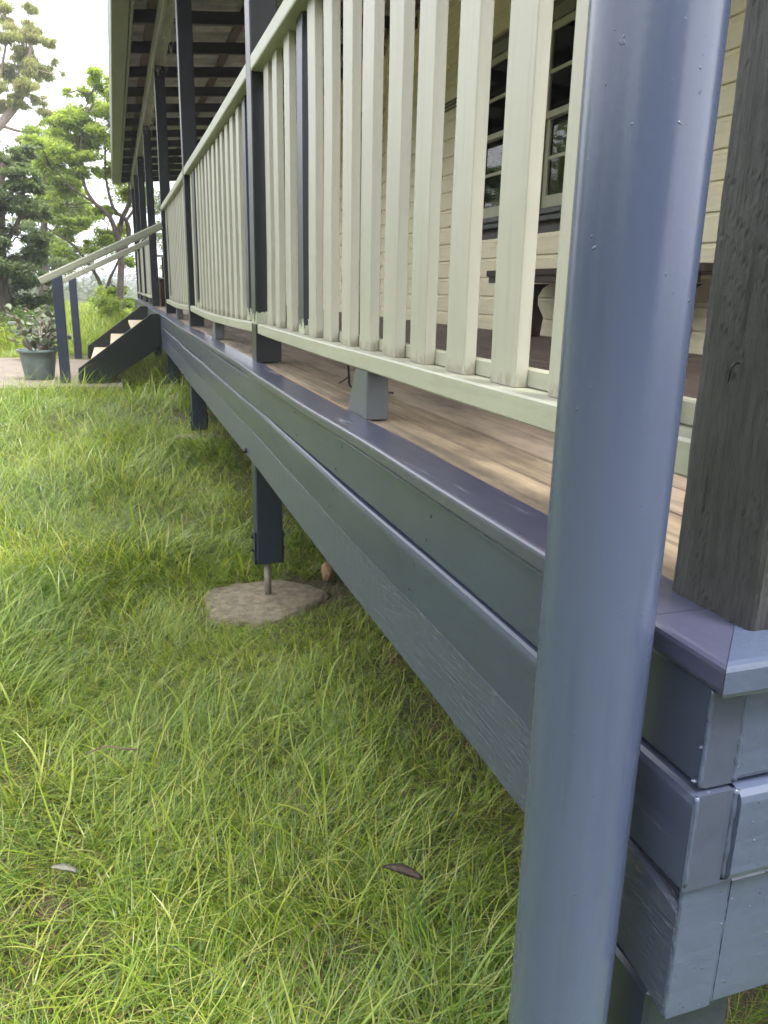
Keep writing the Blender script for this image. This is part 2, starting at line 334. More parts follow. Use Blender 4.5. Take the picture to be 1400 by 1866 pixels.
# ------------------------------------------------------------------ ground
def sstep(a, b, x):
    t = np.clip((x - a) / (b - a), 0, 1); return t * t * (3 - 2 * t)
def gh(x, y):
    x = np.asarray(x, float); y = np.asarray(y, float)
    z = np.where(y < 3, (y - 3) * 0.012, 0.0) + 0.225 * sstep(2.6, 8.6, y) + 0.07 * sstep(9, 20, y)
    z = z - 9.0 * sstep(26, 170, y) - 0.0004 * np.clip(y - 26, 0, 60) ** 2 * 0.3
    near = np.exp(-(np.abs(y) / 30) ** 2)
    z = z + near * (0.018 * np.sin(2.1 * x + 1.3 * y) + 0.014 * np.sin(3.7 * y - 2.3 * x + 1) + 0.010 * np.sin(6.3 * x + 5.1 * y + 2))
    z = z - 6 * sstep(30, 200, np.abs(x)) * 0.5
    return np.where(y < -20, z, z)
def axis_vals(lo, hi, fine_lo, fine_hi, st):
    v = list(np.arange(fine_lo, fine_hi + st / 2, st)); s = st
    while v[-1] < hi: s *= 1.18; v.append(v[-1] + s)
    s = st; a = [fine_lo]
    while a[-1] > lo: s *= 1.18; a.append(a[-1] - s)
    return np.array(a[:0:-1] + v)
gx = axis_vals(-1700, 1700, -3, 3, 0.10); gy = axis_vals(-1200, 1900, 0, 13, 0.10)
GX, GY = np.meshgrid(gx, gy); GZ = gh(GX, GY)
vs = np.stack([GX.ravel(), GY.ravel(), GZ.ravel()], 1); nx, ny = len(gx), len(gy)
ii = (np.arange(ny - 1)[:, None] * nx + np.arange(nx - 1)[None, :]).ravel()
me = bpy.data.meshes.new('ground'); me.from_pydata(vs.tolist(), [], np.stack([ii, ii + 1, ii + nx + 1, ii + nx], 1).tolist())
for p in me.polygons: p.use_smooth = True
tag(link('ground', me, M_ground), kind='structure')

# path: a concrete slab lying across the foot of the stairs
bm = bmesh.new(); px = frange(-9, 0.02, 0.4); rows = [(7.98, 0.15), (7.98, 0.268), (8.6, 0.272), (9.6, 0.262), (10.6, 0.25), (11.7, 0.242), (11.7, 0.12)]
g = [[bm.verts.new((x, y + (0.05 * wob(x, 2) if 0 < j < 2 or j == 0 else 0), z)) for x in px] for j, (y, z) in enumerate(rows)]
for a, b in zip(g, g[1:]):
    for i in range(len(px) - 1): bm.faces.new((a[i], a[i + 1], b[i + 1], b[i]))
bm.faces.new([r[-1] for r in g]); bmesh.ops.recalc_face_normals(bm, faces=bm.faces)
tag(obj('path', bm, M_path), kind='structure')

# ------------------------------------------------------------------ veranda deck
FL = 0.934; DEND = 18.6; D0 = 0.44
deck = thing('veranda_deck', 'timber veranda deck with navy painted edge boards and worn brown floorboards', 'deck', (1.5, 9.5, FL))
x = 0.4965; i = 0; BY = 0.5035
while x < 2.70:
    w = 0.0885; dz = random.uniform(-0.002, 0.001)
    for a, b in ([(BY, 7.1), (7.102, 13.2), (13.202, DEND)] if i % 2 else [(BY, 4.9), (4.902, 10.6), (10.602, DEND)]):
        bm = loft(rrect(x, x + w - 0.0045, FL - 0.028 + dz, FL + dz - 0.001, 0.003, 1), frange(a, b, 1.2), lambda y: 0, lambda y: 0.0008 * wob(y, x * 9))
        obj('floorboard', bm, M_deck, deck)
    x += w; i += 1
# raw edge strip of timber left between the navy trim and the boards
seam = lambda y: 0.004 * wob(y, 5, 1.4)
obj('seam_strip', loft([(0.4900, FL - 0.02), (0.4958, FL - 0.02), (0.4958, FL + 0.0012), (0.4900, FL + 0.0012)], frange(0.5035, DEND, 0.5)), M_edgewood, deck)
fz = lambda y: 0.0035 * wob(y, 1.1) ; fx = lambda y: 0.0035 * wob(y, 2.7, 0.8)
def trimprof(): return rrect(0.410, 0.4895, FL - 0.022, FL + 0.004, 0.0065, 3, (0, 1, 1, 0))
for a, b in ((0.52, 3.9), (3.904, 8.35), (8.353, 13.6), (13.603, DEND)):
    obj('edge_trim', loft(trimprof(), frange(a, b, 0.12), fx, fz), M_trim, deck)
# the mitred corner piece at the near end
bm = loft(trimprof(), frange(0.4225, 0.519, 0.0965), fx, fz)       # its near end is cut to a mitre
for v in bm.verts:
    if v.co.y < 0.45: v.co.y = 0.4225 + (v.co.x - 0.410)
obj('edge_trim', bm, M_trim, deck)
f1 = lambda y: 0.004 * wob(y, 0.4, 0.7); f2 = lambda y: 0.0045 * wob(y, 3.3, 0.9); z2 = lambda y: 0.005 * wob(y, 7.1, 0.9)
for a, b in ((0.4405, 4.4), (4.405, 12.4), (12.403, DEND - 0.02)):
    obj('fascia_board', loft(rrect(0.4185, 0.452, FL - 0.1135, FL - 0.0245, 0.0035, 2), frange(a, b, 0.15), f1), M_fascia, deck)
for a, b in ((0.4365, 7.4), (7.403, DEND - 0.02)):
    obj('fascia_board', loft([(0.452, FL - 0.1165), (0.4200, FL - 0.1165), (0.4160, FL - 0.1190), (0.4136, FL - 0.1245), (0.4130, FL - 0.1290), (0.4135, FL - 0.2045), (0.4160, FL - 0.2070), (0.452, FL - 0.2070)], frange(a, b, 0.15), f2, lambda y: 0.002 * wob(y, 3.3, 0.9)), M_fascia, deck)
bear = []
for a, b in ((0.4425, 9.0), (9.003, DEND - 0.02)):
    bear.append(obj('edge_bearer', loft(rrect(0.4175, 0.466, FL - 0.324, FL - 0.2085, 0.004, 1), ([0.4425, 0.455, 0.47, 0.49, 0.52, 0.56, 0.62, 0.7] if a < 1 else []) + frange(max(a, 0.8), b, 0.2), f2, lambda y: 0.002 * wob(y, 1.3) - 0.024 * math.exp(-(y - 0.44) / 0.07)), M_bearer, deck))
for yb, zb in ((2.83, 0.632), (5.56, 0.625), (0.545, 0.625), (8.2, 0.63)):
    bm = bmesh.new(); tube(bm, [(0.425, yb, zb), (0.411, yb, zb), (0.405, yb, zb)], [0.009, 0.009, 0.005], 8); obj('bolt', bm, M_navy_z, deck)
# near end: the same boards return across the end of the veranda
XE = 2.72
def loftx(prof, xs, fy=None, fz=None):
    bm = loft(prof, xs, fy, fz)
    for v in bm.verts: v.co = Vector((v.co.y, v.co.x, v.co.z))
    bmesh.ops.recalc_face_normals(bm, faces=bm.faces); return bm
e1 = lambda x: 0.003 * wob(x, 4.2, 2); ez = lambda x: 0.003 * wob(x, 0.2, 2)
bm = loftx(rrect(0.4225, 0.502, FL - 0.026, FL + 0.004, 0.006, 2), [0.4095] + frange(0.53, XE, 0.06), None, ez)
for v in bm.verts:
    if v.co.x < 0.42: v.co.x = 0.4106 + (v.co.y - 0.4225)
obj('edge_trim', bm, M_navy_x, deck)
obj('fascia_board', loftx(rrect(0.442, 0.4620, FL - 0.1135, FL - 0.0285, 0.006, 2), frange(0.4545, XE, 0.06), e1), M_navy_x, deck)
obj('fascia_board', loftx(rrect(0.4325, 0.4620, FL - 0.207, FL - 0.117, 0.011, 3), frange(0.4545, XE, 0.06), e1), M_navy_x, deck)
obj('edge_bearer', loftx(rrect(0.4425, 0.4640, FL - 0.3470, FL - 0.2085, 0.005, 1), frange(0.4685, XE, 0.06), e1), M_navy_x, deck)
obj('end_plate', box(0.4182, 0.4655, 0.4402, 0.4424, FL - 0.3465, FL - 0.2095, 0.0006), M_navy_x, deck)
nm = bmesh.new(); bmesh.ops.create_cone(nm, cap_ends=True, segments=8, radius1=0.0030, radius2=0.0024, depth=0.0016, matrix=Matrix.Rotation(R(-90), 4, 'Y')); nme = bpy.data.meshes.new('nail'); nm.to_mesh(nme); nm.free(); nme.materials.append(M_navy_z)
for yn in frange(0.62, 6.2, 0.45):
    for zn_, xn_ in ((FL - 0.045, 0.4185), (FL - 0.094, 0.4185), (FL - 0.137, 0.4135), (FL - 0.186, 0.4135)):
        yq = yn + random.uniform(-0.06, 0.06); o = link('nail', nme, None); o.location = (xn_ + (f1(yq) if xn_ > 0.415 else f2(yq)) - 0.0004, yq, zn_ + random.uniform(-0.006, 0.006)); world_parent(o, deck)
# thick runs of paint along the corner of the deck
def paint_run(pts_fn, z0_, z1_, r0, seed):
    r = random.Random(seed); zz_ = frange(z0_, z1_, 0.004); bm = bmesh.new(); a = [r.uniform(0.7, 1.2) for q in zz_]
    a = [(a[max(i - 1, 0)] + a[i] + a[min(i + 1, len(a) - 1)]) / 3 for i in range(len(a))]
    tube(bm, [Vector(pts_fn(q)) + Vector((r.gauss(0, 0.0003), r.gauss(0, 0.0002), 0)) for q in zz_], [r0 * v for v in a], 8)
    for q in range(5):
        c = Vector(pts_fn(r.uniform(z0_, z1_))) + Vector((r.uniform(0.004, 0.03), 0.0035, 0)); m4 = Matrix.Translation(c) @ Matrix.Rotation(r.uniform(-0.4, 0.4), 4, 'Y') @ Matrix.Diagonal((r.uniform(0.004, 0.012), 0.0032, r.uniform(0.0015, 0.003), 1))
        bmesh.ops.create_icosphere(bm, subdivisions=2, radius=1.0, matrix=m4)
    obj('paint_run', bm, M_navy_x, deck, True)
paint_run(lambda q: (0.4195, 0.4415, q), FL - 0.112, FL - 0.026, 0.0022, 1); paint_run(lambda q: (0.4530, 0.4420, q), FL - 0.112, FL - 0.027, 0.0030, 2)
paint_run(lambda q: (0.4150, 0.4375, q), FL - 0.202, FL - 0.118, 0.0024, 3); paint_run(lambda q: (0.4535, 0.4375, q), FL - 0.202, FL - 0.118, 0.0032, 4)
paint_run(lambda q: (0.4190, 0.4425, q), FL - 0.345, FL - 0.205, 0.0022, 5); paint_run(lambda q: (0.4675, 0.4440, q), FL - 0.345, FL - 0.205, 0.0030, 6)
for yj in frange(0.9, 18.3, 0.45)[:]:
    obj('joist', box(0.47, 2.70, yj - 0.022, yj + 0.022, FL - 0.15, FL - 0.0305, 0), M_ceil, deck)
obj('inner_bearer', box(1.5, 1.58, 0.47, DEND, FL - 0.28, FL - 0.152, 0), M_ceil, deck)
# far end cover
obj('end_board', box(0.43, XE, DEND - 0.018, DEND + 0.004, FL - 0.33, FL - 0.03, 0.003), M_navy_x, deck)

# ------------------------------------------------------------------ posts
PX0, PX1 = 0.4815, 0.5745
PY = [0.467, 2.935, 5.675, 8.335, 11.34, 13.95, 16.3, 18.45]
BEAMZ = 3.125
plabels = ['rough charcoal timber post at the near corner of the deck behind the downpipe',
 'dark navy veranda post with flaking pale green patches just above the bottom rail',
 'dark navy veranda post between the second and third railing panels from the downpipe',
 'dark navy veranda post where the near stair handrail meets the deck',
 'dark navy veranda post at the top of the farther stair handrail',
 'dark navy veranda post next beyond the post that receives the farther stair handrail',
 'slim looking dark veranda post second from the far end of the deck',
 'dark veranda post at the far end corner of the deck']
posts = []
for i, y in enumerate(PY):
    p = thing('veranda_post', plabels[i], 'post', (0.53, y + 0.05, float(gh(0.53, y))), 'posts along the edge of the veranda')
    posts.append(p)
    mt = M_roughpost if i == 0 else (M_wornpost if i == 1 else M_navy_z)
    x0 = PX0 if i else 0.4715; x1 = PX1 if i else 0.573
    ztop = BEAMZ + 0.02
    zs = [FL + 0.0045] + frange(FL + 0.3, ztop, 0.4)
    bm = bmesh.new(); n = len(zs); rings = []
    if i == 0:
        r8 = np.random.default_rng(8)
        per = []                                  # outline of the post walked round in 2.5 mm steps
        for (ax_, ay_, bx_, by_) in ((x0, y, x1, y), (x1, y, x1, y + 0.1), (x1, y + 0.1, x0, y + 0.1), (x0, y + 0.1, x0, y)):
            for q in range(40): per.append((ax_ + (bx_ - ax_) * q / 40, ay_ + (by_ - ay_) * q / 40))
        per = np.array(per); cx_, cy_ = (x0 + x1) / 2, y + 0.05; nz = 520; zz = np.linspace(FL + 0.0045, ztop, nz)
        def grainy(kz, ks, amp):
            T = r8.normal(0, 1, (nz // kz + 3, 160 // ks + 1)); T[:, -1] = T[:, 0]
            a = np.linspace(0, nz / kz, nz); b = np.linspace(0, 160 / ks - 0.001, 160); ia = a.astype(int); ib = np.minimum(b.astype(int), T.shape[1] - 2)
            fa = (a - ia)[:, None]; fb = (b - ib)[None, :]
            return amp * ((T[ia][:, ib] * (1 - fa) + T[ia + 1][:, ib] * fa) * (1 - fb) + (T[ia][:, ib + 1] * (1 - fa) + T[ia + 1][:, ib + 1] * fa) * fb)
        D = grainy(8, 1, 0.00042) + grainy(20, 2, 0.00040) + grainy(60, 8, 0.0005) + grainy(2, 3, 0.00018)
        ph = (zz[:, None] * 1.0 + np.arange(160)[None, :] * 0.0025 * 0.75) / 0.021
        D += -0.0007 * (np.abs((ph % 1) - 0.5) < 0.05) * (grainy(10, 5, 1.0) > 0.2)
        e = np.minimum(np.arange(160) % 40, 40 - np.arange(160) % 40); D -= 0.0022 * np.exp(-(e / 1.2) ** 2)[None, :]
        nrm = np.zeros((160, 2)); nrm[0:40] = (0, -1); nrm[40:80] = (1, 0); nrm[80:120] = (0, 1); nrm[120:160] = (-1, 0)
        for q in (0, 40, 80, 120): v_ = nrm[q] + nrm[q - 1]; nrm[q] = v_ / np.linalg.norm(v_)
        XYv = per[None] + nrm[None] * D[:, :, None]
        V_ = np.concatenate([XYv, np.broadcast_to(zz[:, None, None], (nz, 160, 1))], 2).reshape(-1, 3)
        a = (np.arange(nz - 1)[:, None] * 160 + np.arange(160)[None]).ravel(); b = (np.arange(nz - 1)[:, None] * 160 + (np.arange(160)[None] + 1) % 160).ravel()
        me = bpy.data.meshes.new('shaft'); me.from_pydata(V_.tolist(), [], np.stack([a, b, b + 160, a + 160], 1).tolist() + [list(range(159, -1, -1)), list(range((nz - 1) * 160, nz * 160))])
        world_parent(link('shaft', me, mt), p)
        bm.free(); bm = bmesh.new(); hk = [(x0 - 0.0005, y + 0.052, 1.150), (x0 - 0.006, y + 0.052, 1.149), (x0 - 0.008, y + 0.0525, 1.143), (x0 - 0.007, y + 0.054, 1.137), (x0 - 0.005, y + 0.057, 1.135)]
        tube(bm, smooth(hk, 3), 0.0010, 6); obj('hook', bm, M_navy_z, p)
    else:
        c = 0.004
        for z in zs:
            ox = 0.0015 * wob(z * 2, i * 1.7); oy = 0.0015 * wob(z * 2, i * 2.9 + 1)
            a, b, s, t = x0 + ox, x1 + ox, y + oy, y + 0.1 + oy
            rings.append([bm.verts.new(q) for q in ((a + c, s, z), (b - c, s, z), (b, s + c, z), (b, t - c, z), (b - c, t, z), (a + c, t, z), (a, t - c, z), (a, s + c, z))])
        for a, b in zip(rings, rings[1:]):
            for j in range(8): bm.faces.new((a[j], a[(j + 1) % 8], b[(j + 1) % 8], b[j]))
        bm.faces.new(rings[0][::-1]); bm.faces.new(rings[-1])
        obj('shaft', bm, mt, p)
    zl = {0: -0.05, 1: 0.155, 2: 0.226, 3: 0.256}.get(i, float(gh(0.5, y)) - 0.05)
    xl = 0.4215 if i == 0 else 0.4665
    obj('lower_post', box(xl, xl + 0.1 - (0.0 if i else 0.001), y - (0.002 if i else -0.001), y + 0.098, zl, (FL - 0.03 if i else FL - 0.3475), 0.004), M_stump, p)
    if i in (1, 2, 3):
        for sx in (0.4585, 0.5685):
            pl = obj('stirrup_plate', box(sx, sx + 0.006, y + 0.02, y + 0.076, zl - 0.004, zl + 0.125, 0.001), M_stump, p)
            for bz in (0.045, 0.1):
                bm = bmesh.new(); q = -1 if sx < 0.5 else 1; xb = sx if q < 0 else sx + 0.006
                tube(bm, [(xb - q * 0.001, y + 0.048, zl + bz), (xb + q * 0.008, y + 0.048, zl + bz)], 0.008, 6); world_parent(obj('bolt', bm, M_navy_z), pl)
        bm = bmesh.new(); box(0.459, 0.5745, y + 0.02, y + 0.076, zl - 0.008, zl - 0.0045, 0, bm); obj('stirrup_base', bm, M_navy_z, p)
        bm = bmesh.new(); zg = float(gh(0.5, y)); tube(bm, [(0.513, y + 0.048, zl - 0.009), (0.513, y + 0.048, zg - 0.05)], 0.0145, 10); obj('stirrup_rod', bm, M_steel, p, True)

# rough concrete footings below three posts
for i, lab in ((1, 'broad rough concrete footing under the post nearest the lawn foreground'), (2, 'small concrete footing half lost in grass under the second post away'), (3, 'concrete footing under the post beside the stairs')):
    y = PY[i] + 0.03; rr = {1: (0.245, 0.215), 2: (0.2, 0.17), 3: (0.2, 0.17)}[i]; zg = float(gh(0.5, y)) + 0.012
    bm = bmesh.new(); rings = []; nseg = 40
    for k_, (s, dz) in enumerate(((1.06, -0.08), (1.03, -0.012), (0.99, 0.002), (0.9, 0.009), (0.6, 0.012), (0.3, 0.014), (0.1, 0.015))):
        rg = []
        for j in range(nseg):
            a = 2 * math.pi * j / nseg; q = 1 + 0.07 * math.sin(3 * a + i) + 0.04 * math.sin(5 * a + 2) + random.uniform(-0.055, 0.055) * (s > 0.85)
            rg.append(bm.verts.new((0.49 + rr[0] * s * q * math.cos(a), y + rr[1] * s * q * math.sin(a), zg + dz + random.uniform(-0.006, 0.004) * (0.95 < s < 1.02) + random.uniform(-0.0015, 0.0015))))
        rings.append(rg)
    for a, b in zip(rings, rings[1:]):
        for j in range(nseg): bm.faces.new((a[j], a[(j + 1) % nseg], b[(j + 1) % nseg], b[j]))
    bm.faces.new(rings[-1]); bmesh.ops.recalc_face_normals(bm, faces=bm.faces)
    o = obj('concrete_footing', bm, M_conc, None, True); tag(o, lab, 'footing', 'concrete footings under the veranda posts')

# ------------------------------------------------------------------ balustrade panels
def slat_mesh(seed, h, w=0.0775, t=0.021):
    r = random.Random(seed); bm = bmesh.new(); zs = [0.0, h * 0.3, h * 0.65, h]; c = 0.0018; rings = []
    for z in zs:
        ox, oy = r.uniform(-0.0012, 0.0012), r.uniform(-0.002, 0.002)
        a, b, s, q = 0 + ox, t + ox, -w / 2 + oy, w / 2 + oy
        rings.append([bm.verts.new((X, Y, z)) for X, Y in ((a + c, s), (b - c, s), (b, s + c), (b, q - c), (b - c, q), (a + c, q), (a, q - c), (a, s + c))])
    for A, B in zip(rings, rings[1:]):
        for j in range(8): bm.faces.new((A[j], A[(j + 1) % 8], B[(j + 1) % 8], B[j]))
    bm.faces.new(rings[0][::-1]); bm.faces.new(rings[-1]); me = bpy.data.meshes.new('slat'); bm.normal_update(); bm.to_mesh(me); bm.free(); return me
SH = 0.822
SLATS = [slat_mesh(s, SH) for s in range(6)]; SLATD = [m_.copy() for m_ in SLATS[:2]]
for m_ in SLATS: m_.materials.append(M_sage_z)
for m_ in SLATD: m_.materials.append(M_wornslat)
BZ = 1.0755      # top of the bottom rail
FIRST = [0.703, 0.851, 1.0175, 1.1885, 1.361, 1.5175, 1.6865, 1.8395, 2.015, 2.1795, 2.327, 2.4975, 2.6815, 2.83]
def balustrade(y0, y1, label, centres, navy, sag, block=True):
    L = y1 - y0; t = thing('balustrade_panel', label, 'railing', (0.52, (y0 + y1) / 2, FL), 'railing panels between the veranda posts')
    sg = lambda y: -sag * math.sin(math.pi * (y - y0) / L) + 0.0015 * wob(y, y0)
    ys = frange(y0 + 0.0015, y1 - 0.0015, 0.14)
    obj('bottom_rail', loft(rrect(0.486, 0.556, BZ - 0.036, BZ, 0.003, 1), ys, None, sg), M_sage_y, t)
    obj('slat_batten', loft(rrect(0.534, 0.552, BZ + 0.0005, BZ + 0.026, 0.002, 1), ys, None, sg), M_sage_y, t)
    # hand rail: two lengths of timber in some bays, sitting proud
    obj('top_rail', loft(rrect(0.482, 0.572, 1.898, 1.947, 0.006, 2), ys, None, lambda y: 0.3 * sg(y)), M_sage_y, t)
    obj('slat_batten', loft(rrect(0.534, 0.552, 1.868, 1.8975, 0.002, 1), ys, None, lambda y: 0.3 * sg(y)), M_sage_y, t)
    for j, yc in enumerate(centres):
        me = SLATD[j % 2] if j in navy else SLATS[random.randrange(6)]
        o = link('slat', me, None); o.location = (0.5125, yc, BZ + 0.001 + sg(yc)); o.rotation_euler = (random.uniform(-0.004, 0.004), 0, random.uniform(-0.02, 0.02)); world_parent(o, t)
        if j in navy: o['label'] = 'navy slat with scuffed pale foot'
    if block:
        for yb in ([(y0 + y1) / 2 - 0.02] if y1 - y0 > 2 else []):
            yb = 1.62 if y0 < 1 else yb; bm = bmesh.new()
            pr = [(0.489, FL), (0.536, FL), (0.536, BZ - 0.037), (0.489, BZ - 0.037)]
            hb, ht = 0.08, 0.045; vs = []
            a = [bm.verts.new(q) for q in ((0.489, yb - 0.035, FL + 0.0005), (0.538, yb - 0.035, FL + 0.0005), (0.538, yb + 0.12, FL + 0.0005), (0.489, yb + 0.12, FL + 0.0005))]
            top = BZ - 0.0365 + sg(yb)
            b = [bm.verts.new(q) for q in ((0.489, yb - 0.03, top), (0.538, yb - 0.03, top), (0.538, yb + 0.055, top), (0.489, yb + 0.055, top))]
            for j in range(4): bm.faces.new((a[j], a[(j + 1) % 4], b[(j + 1) % 4], b[j]))
            bm.faces.new(a[::-1]); bm.faces.new(b); bmesh.ops.recalc_face_normals(bm, faces=bm.faces)
            bmesh.ops.bevel(bm, geom=bm.edges[:], offset=0.003, segments=1, affect='EDGES')
            obj('foot_block', bm, M_footb, t)
    return t
balustrade(PY[0] + 0.112, PY[1], 'nearest pale green railing panel right behind the downpipe', FIRST, {10}, 0.002)
def evenly(y0, y1, n): return [y0 + (y1 - y0) * (k_ + 0.5) / n for k_ in range(n)]
balustrade(PY[1] + 0.1, PY[2], 'sagging pale green railing panel between the flaking post and the next post', evenly(PY[1] + 0.12, PY[2] - 0.02, 15), {1, 13}, 0.014)
balustrade(PY[2] + 0.1, PY[3], 'pale green railing panel ending at the post by the near stair handrail', evenly(PY[2] + 0.12, PY[3] - 0.02, 15), {13}, 0.012)
balustrade(PY[4] + 0.1, PY[5], 'pale green railing panel starting just past the stair opening', evenly(PY[4] + 0.12, PY[5] - 0.02, 14), set(), 0.01)
balustrade(PY[5] + 0.1, PY[6], 'short far railing panel in the middle of the three beyond the stairs', evenly(PY[5] + 0.12, PY[6] - 0.02, 12), set(), 0.01)
balustrade(PY[6] + 0.1, PY[7], 'farthest pale green railing panel at the end of the veranda', evenly(PY[6] + 0.12, PY[7] - 0.02, 11), set(), 0.008)
# end railing across the veranda, seen through the stair opening
t = thing('end_railing', 'two bar railing across the far end of the veranda seen through the stair opening', 'railing', (1.5, 18.5, FL))
obj('top_rail', box(0.5755, 2.7, 18.47, 18.53, 1.80, 1.85, 0.004), M_sage_y, t); obj('middle_rail', box(0.5755, 2.7, 18.47, 18.52, 1.34, 1.38, 0.004), M_sage_y, t)
obj('upright', box(1.02, 1.12, 18.475, 18.56, FL + 0.002, 1.798, 0.004), M_navy_z, t)

# ------------------------------------------------------------------ downpipe
bm = bmesh.new(); pc = (0.3552, 0.5095)
zs = [-0.1, 0.4, 0.9, 1.4, 1.9, 2.4, 2.8]
pts = [(pc[0], pc[1], z) for z in zs] + [(0.345, pc[1], 2.92), (0.30, pc[1], 3.02), (0.23, pc[1], 3.09), (0.20, pc[1], 3.16), (0.195, pc[1], 3.24)]
tube(bm, pts, 0.045, 56)
dp = obj('downpipe', bm, M_pipe, None, True); tag(dp, 'thick round navy painted downpipe standing in front of the deck corner', 'downpipe')

# ------------------------------------------------------------------ house wall, windows, door
XW = 2.72; WT = 3.62; WY0, WY1 = 0.44, 14.2
house = thing('house', 'cream weatherboard house wall with dark sash windows at the back of the veranda', 'house', (4.5, 7, 0.9))
bm = bmesh.new()
for q in ((XW + 0.03, XW + 4.5, WY0 + 0.02, 4.20, 0.35, WT + 0.2), (XW + 0.03, XW + 4.5, 6.14, WY1, 0.35, WT + 0.2), (XW + 0.03, XW + 4.5, 4.2005, 6.1395, 0.35, 1.664), (XW + 0.03, XW + 4.5, 4.2005, 6.1395, 2.90, WT + 0.2), (XW + 3.2, XW + 4.5, 4.2005, 6.1395, 1.6645, 2.8995)):
    box(*q, 0, bm)
box(XW + 0.03, XW + 0.12, 5.085, 5.255, 1.6645, 2.8995, 0, bm)
wl = obj('wall', bm, M_ceil, house)
OPEN = [(4.22, 5.12, 1.665, 2.90), (5.22, 6.12, 1.665, 2.90), (8.42, 9.42, FL - 0.005, 2.98), (11.2, 12.0, FL - 0.005, 2.98)]
PB = 0.138; z = 0.902
r_ = random.Random(3)
while z < WT:
    segs = [(WY0, WY1)]
    for (a, b, c, d) in OPEN:
        if z + PB > c and z < d:
            ns = []
            for s, e in segs:
                if b <= s or a >= e: ns.append((s, e)); continue
                if a > s: ns.append((s, a))
                if b < e: ns.append((b, e))
            segs = ns
    for s, e in segs:
        cuts = [s] + ([s + (e - s) * r_.uniform(0.35, 0.65)] if e - s > 4.5 else []) + [e]
        for u, v in zip(cuts, cuts[1:]):
            j = r_.uniform(-0.001, 0.001)
            pr = [(XW + 0.0295, z), (XW - 0.001 + j, z), (XW - 0.004 + j, z + 0.004), (XW - 0.001 + j, z + PB - 0.030), (XW + 0.007 + j, z + PB - 0.022), (XW + 0.010 + j, z + PB - 0.0015), (XW + 0.0295, z + PB - 0.0015)]
            world_parent(obj('weatherboard', loft(pr, [u + 0.0008, v - 0.0008]), M_cream), wl)
    z += PB
def window(y0, y1, z0, z1):
    w = bpy.data.objects.new('window', None)
    bm = bmesh.new()
    xf0, xf1 = XW - 0.022, XW + 0.028
    box(xf0, xf1, y0 + 0.001, y0 + 0.06, z0, z1 - 0.001, 0.003, bm); box(xf0, xf1, y1 - 0.06, y1 - 0.001, z0, z1 - 0.001, 0.003, bm)
    box(xf0 - 0.002, xf1, y0 - 0.03, y1 + 0.03, z1 - 0.0, z1 + 0.075, 0.003, bm)
    # deep reveal linings
    box(XW + 0.0285, XW + 0.10, y0 + 0.045, y0 + 0.06, z0, z1, 0, bm); box(XW + 0.0285, XW + 0.10, y1 - 0.06, y1 - 0.045, z0, z1, 0, bm)
    w = obj('window', bm, M_frame, house)
    zm = (z0 + z1) / 2 + 0.02
    for up in (0, 1):
        a, b = (zm - 0.02, z1 - 0.005) if up else (z0 + 0.012, zm + 0.02)
        xs = XW - 0.012 if up else XW + 0.016
        bm = bmesh.new(); ya, yb = y0 + 0.062, y1 - 0.062
        box(xs, xs + 0.026, ya, ya + 0.045, a, b, 0.002, bm); box(xs, xs + 0.026, yb - 0.045, yb, a, b, 0.002, bm)
        lo = 0.04 if up else 0.075
        box(xs + 0.0005, xs + 0.0255, ya + 0.045, yb - 0.045, a, a + lo, 0.002, bm); box(xs + 0.0005, xs + 0.0255, ya + 0.045, yb - 0.045, b - 0.042, b, 0.002, bm)
        mz = (a + lo + b - 0.042) / 2
        box(xs + 0.004, xs + 0.022, ya + 0.045, yb - 0.045, mz - 0.011, mz + 0.011, 0.002, bm)
        mid = (ya + yb) / 2
        world_parent(obj('sash', bm, M_sash), w)
        for (p0, p1) in ((ya + 0.045, yb - 0.045),):
            for (q0, q1) in ((a + lo, mz - 0.011), (mz + 0.011, b - 0.042)):
                world_parent(obj('pane', box(xs + 0.011, xs + 0.014, p0, p1, q0, q1, 0), M_glass), w)
    for (ca, cb) in ((y0 + 0.07, y0 + 0.25), (y1 - 0.22, y1 - 0.07)):
        bm = bmesh.new(); yy = frange(ca, cb, 0.006)
        t_ = [[bm.verts.new((XW + 0.085 + 0.012 * math.sin(v * 150) + 0.006 * math.sin(v * 63), v, zq)) for v in yy] for zq in (z0 + 0.02, z1 - 0.02)]
        for m_ in range(len(yy) - 1): bm.faces.new((t_[0][m_], t_[0][m_ + 1], t_[1][m_ + 1], t_[1][m_]))
        world_parent(obj('curtain', bm, M_curtain, None, True), w)
    bm = bmesh.new(); box(XW - 0.055, XW + 0.028, y0 - 0.05, y1 + 0.05, z0 - 0.035, z0 - 0.0005, 0.004, bm); box(XW - 0.03, XW + 0.005, y0 - 0.04, y1 + 0.04, z0 - 0.072, z0 - 0.0355, 0.003, bm)
    world_parent(obj('sill', bm, M_sill), w)
    return w
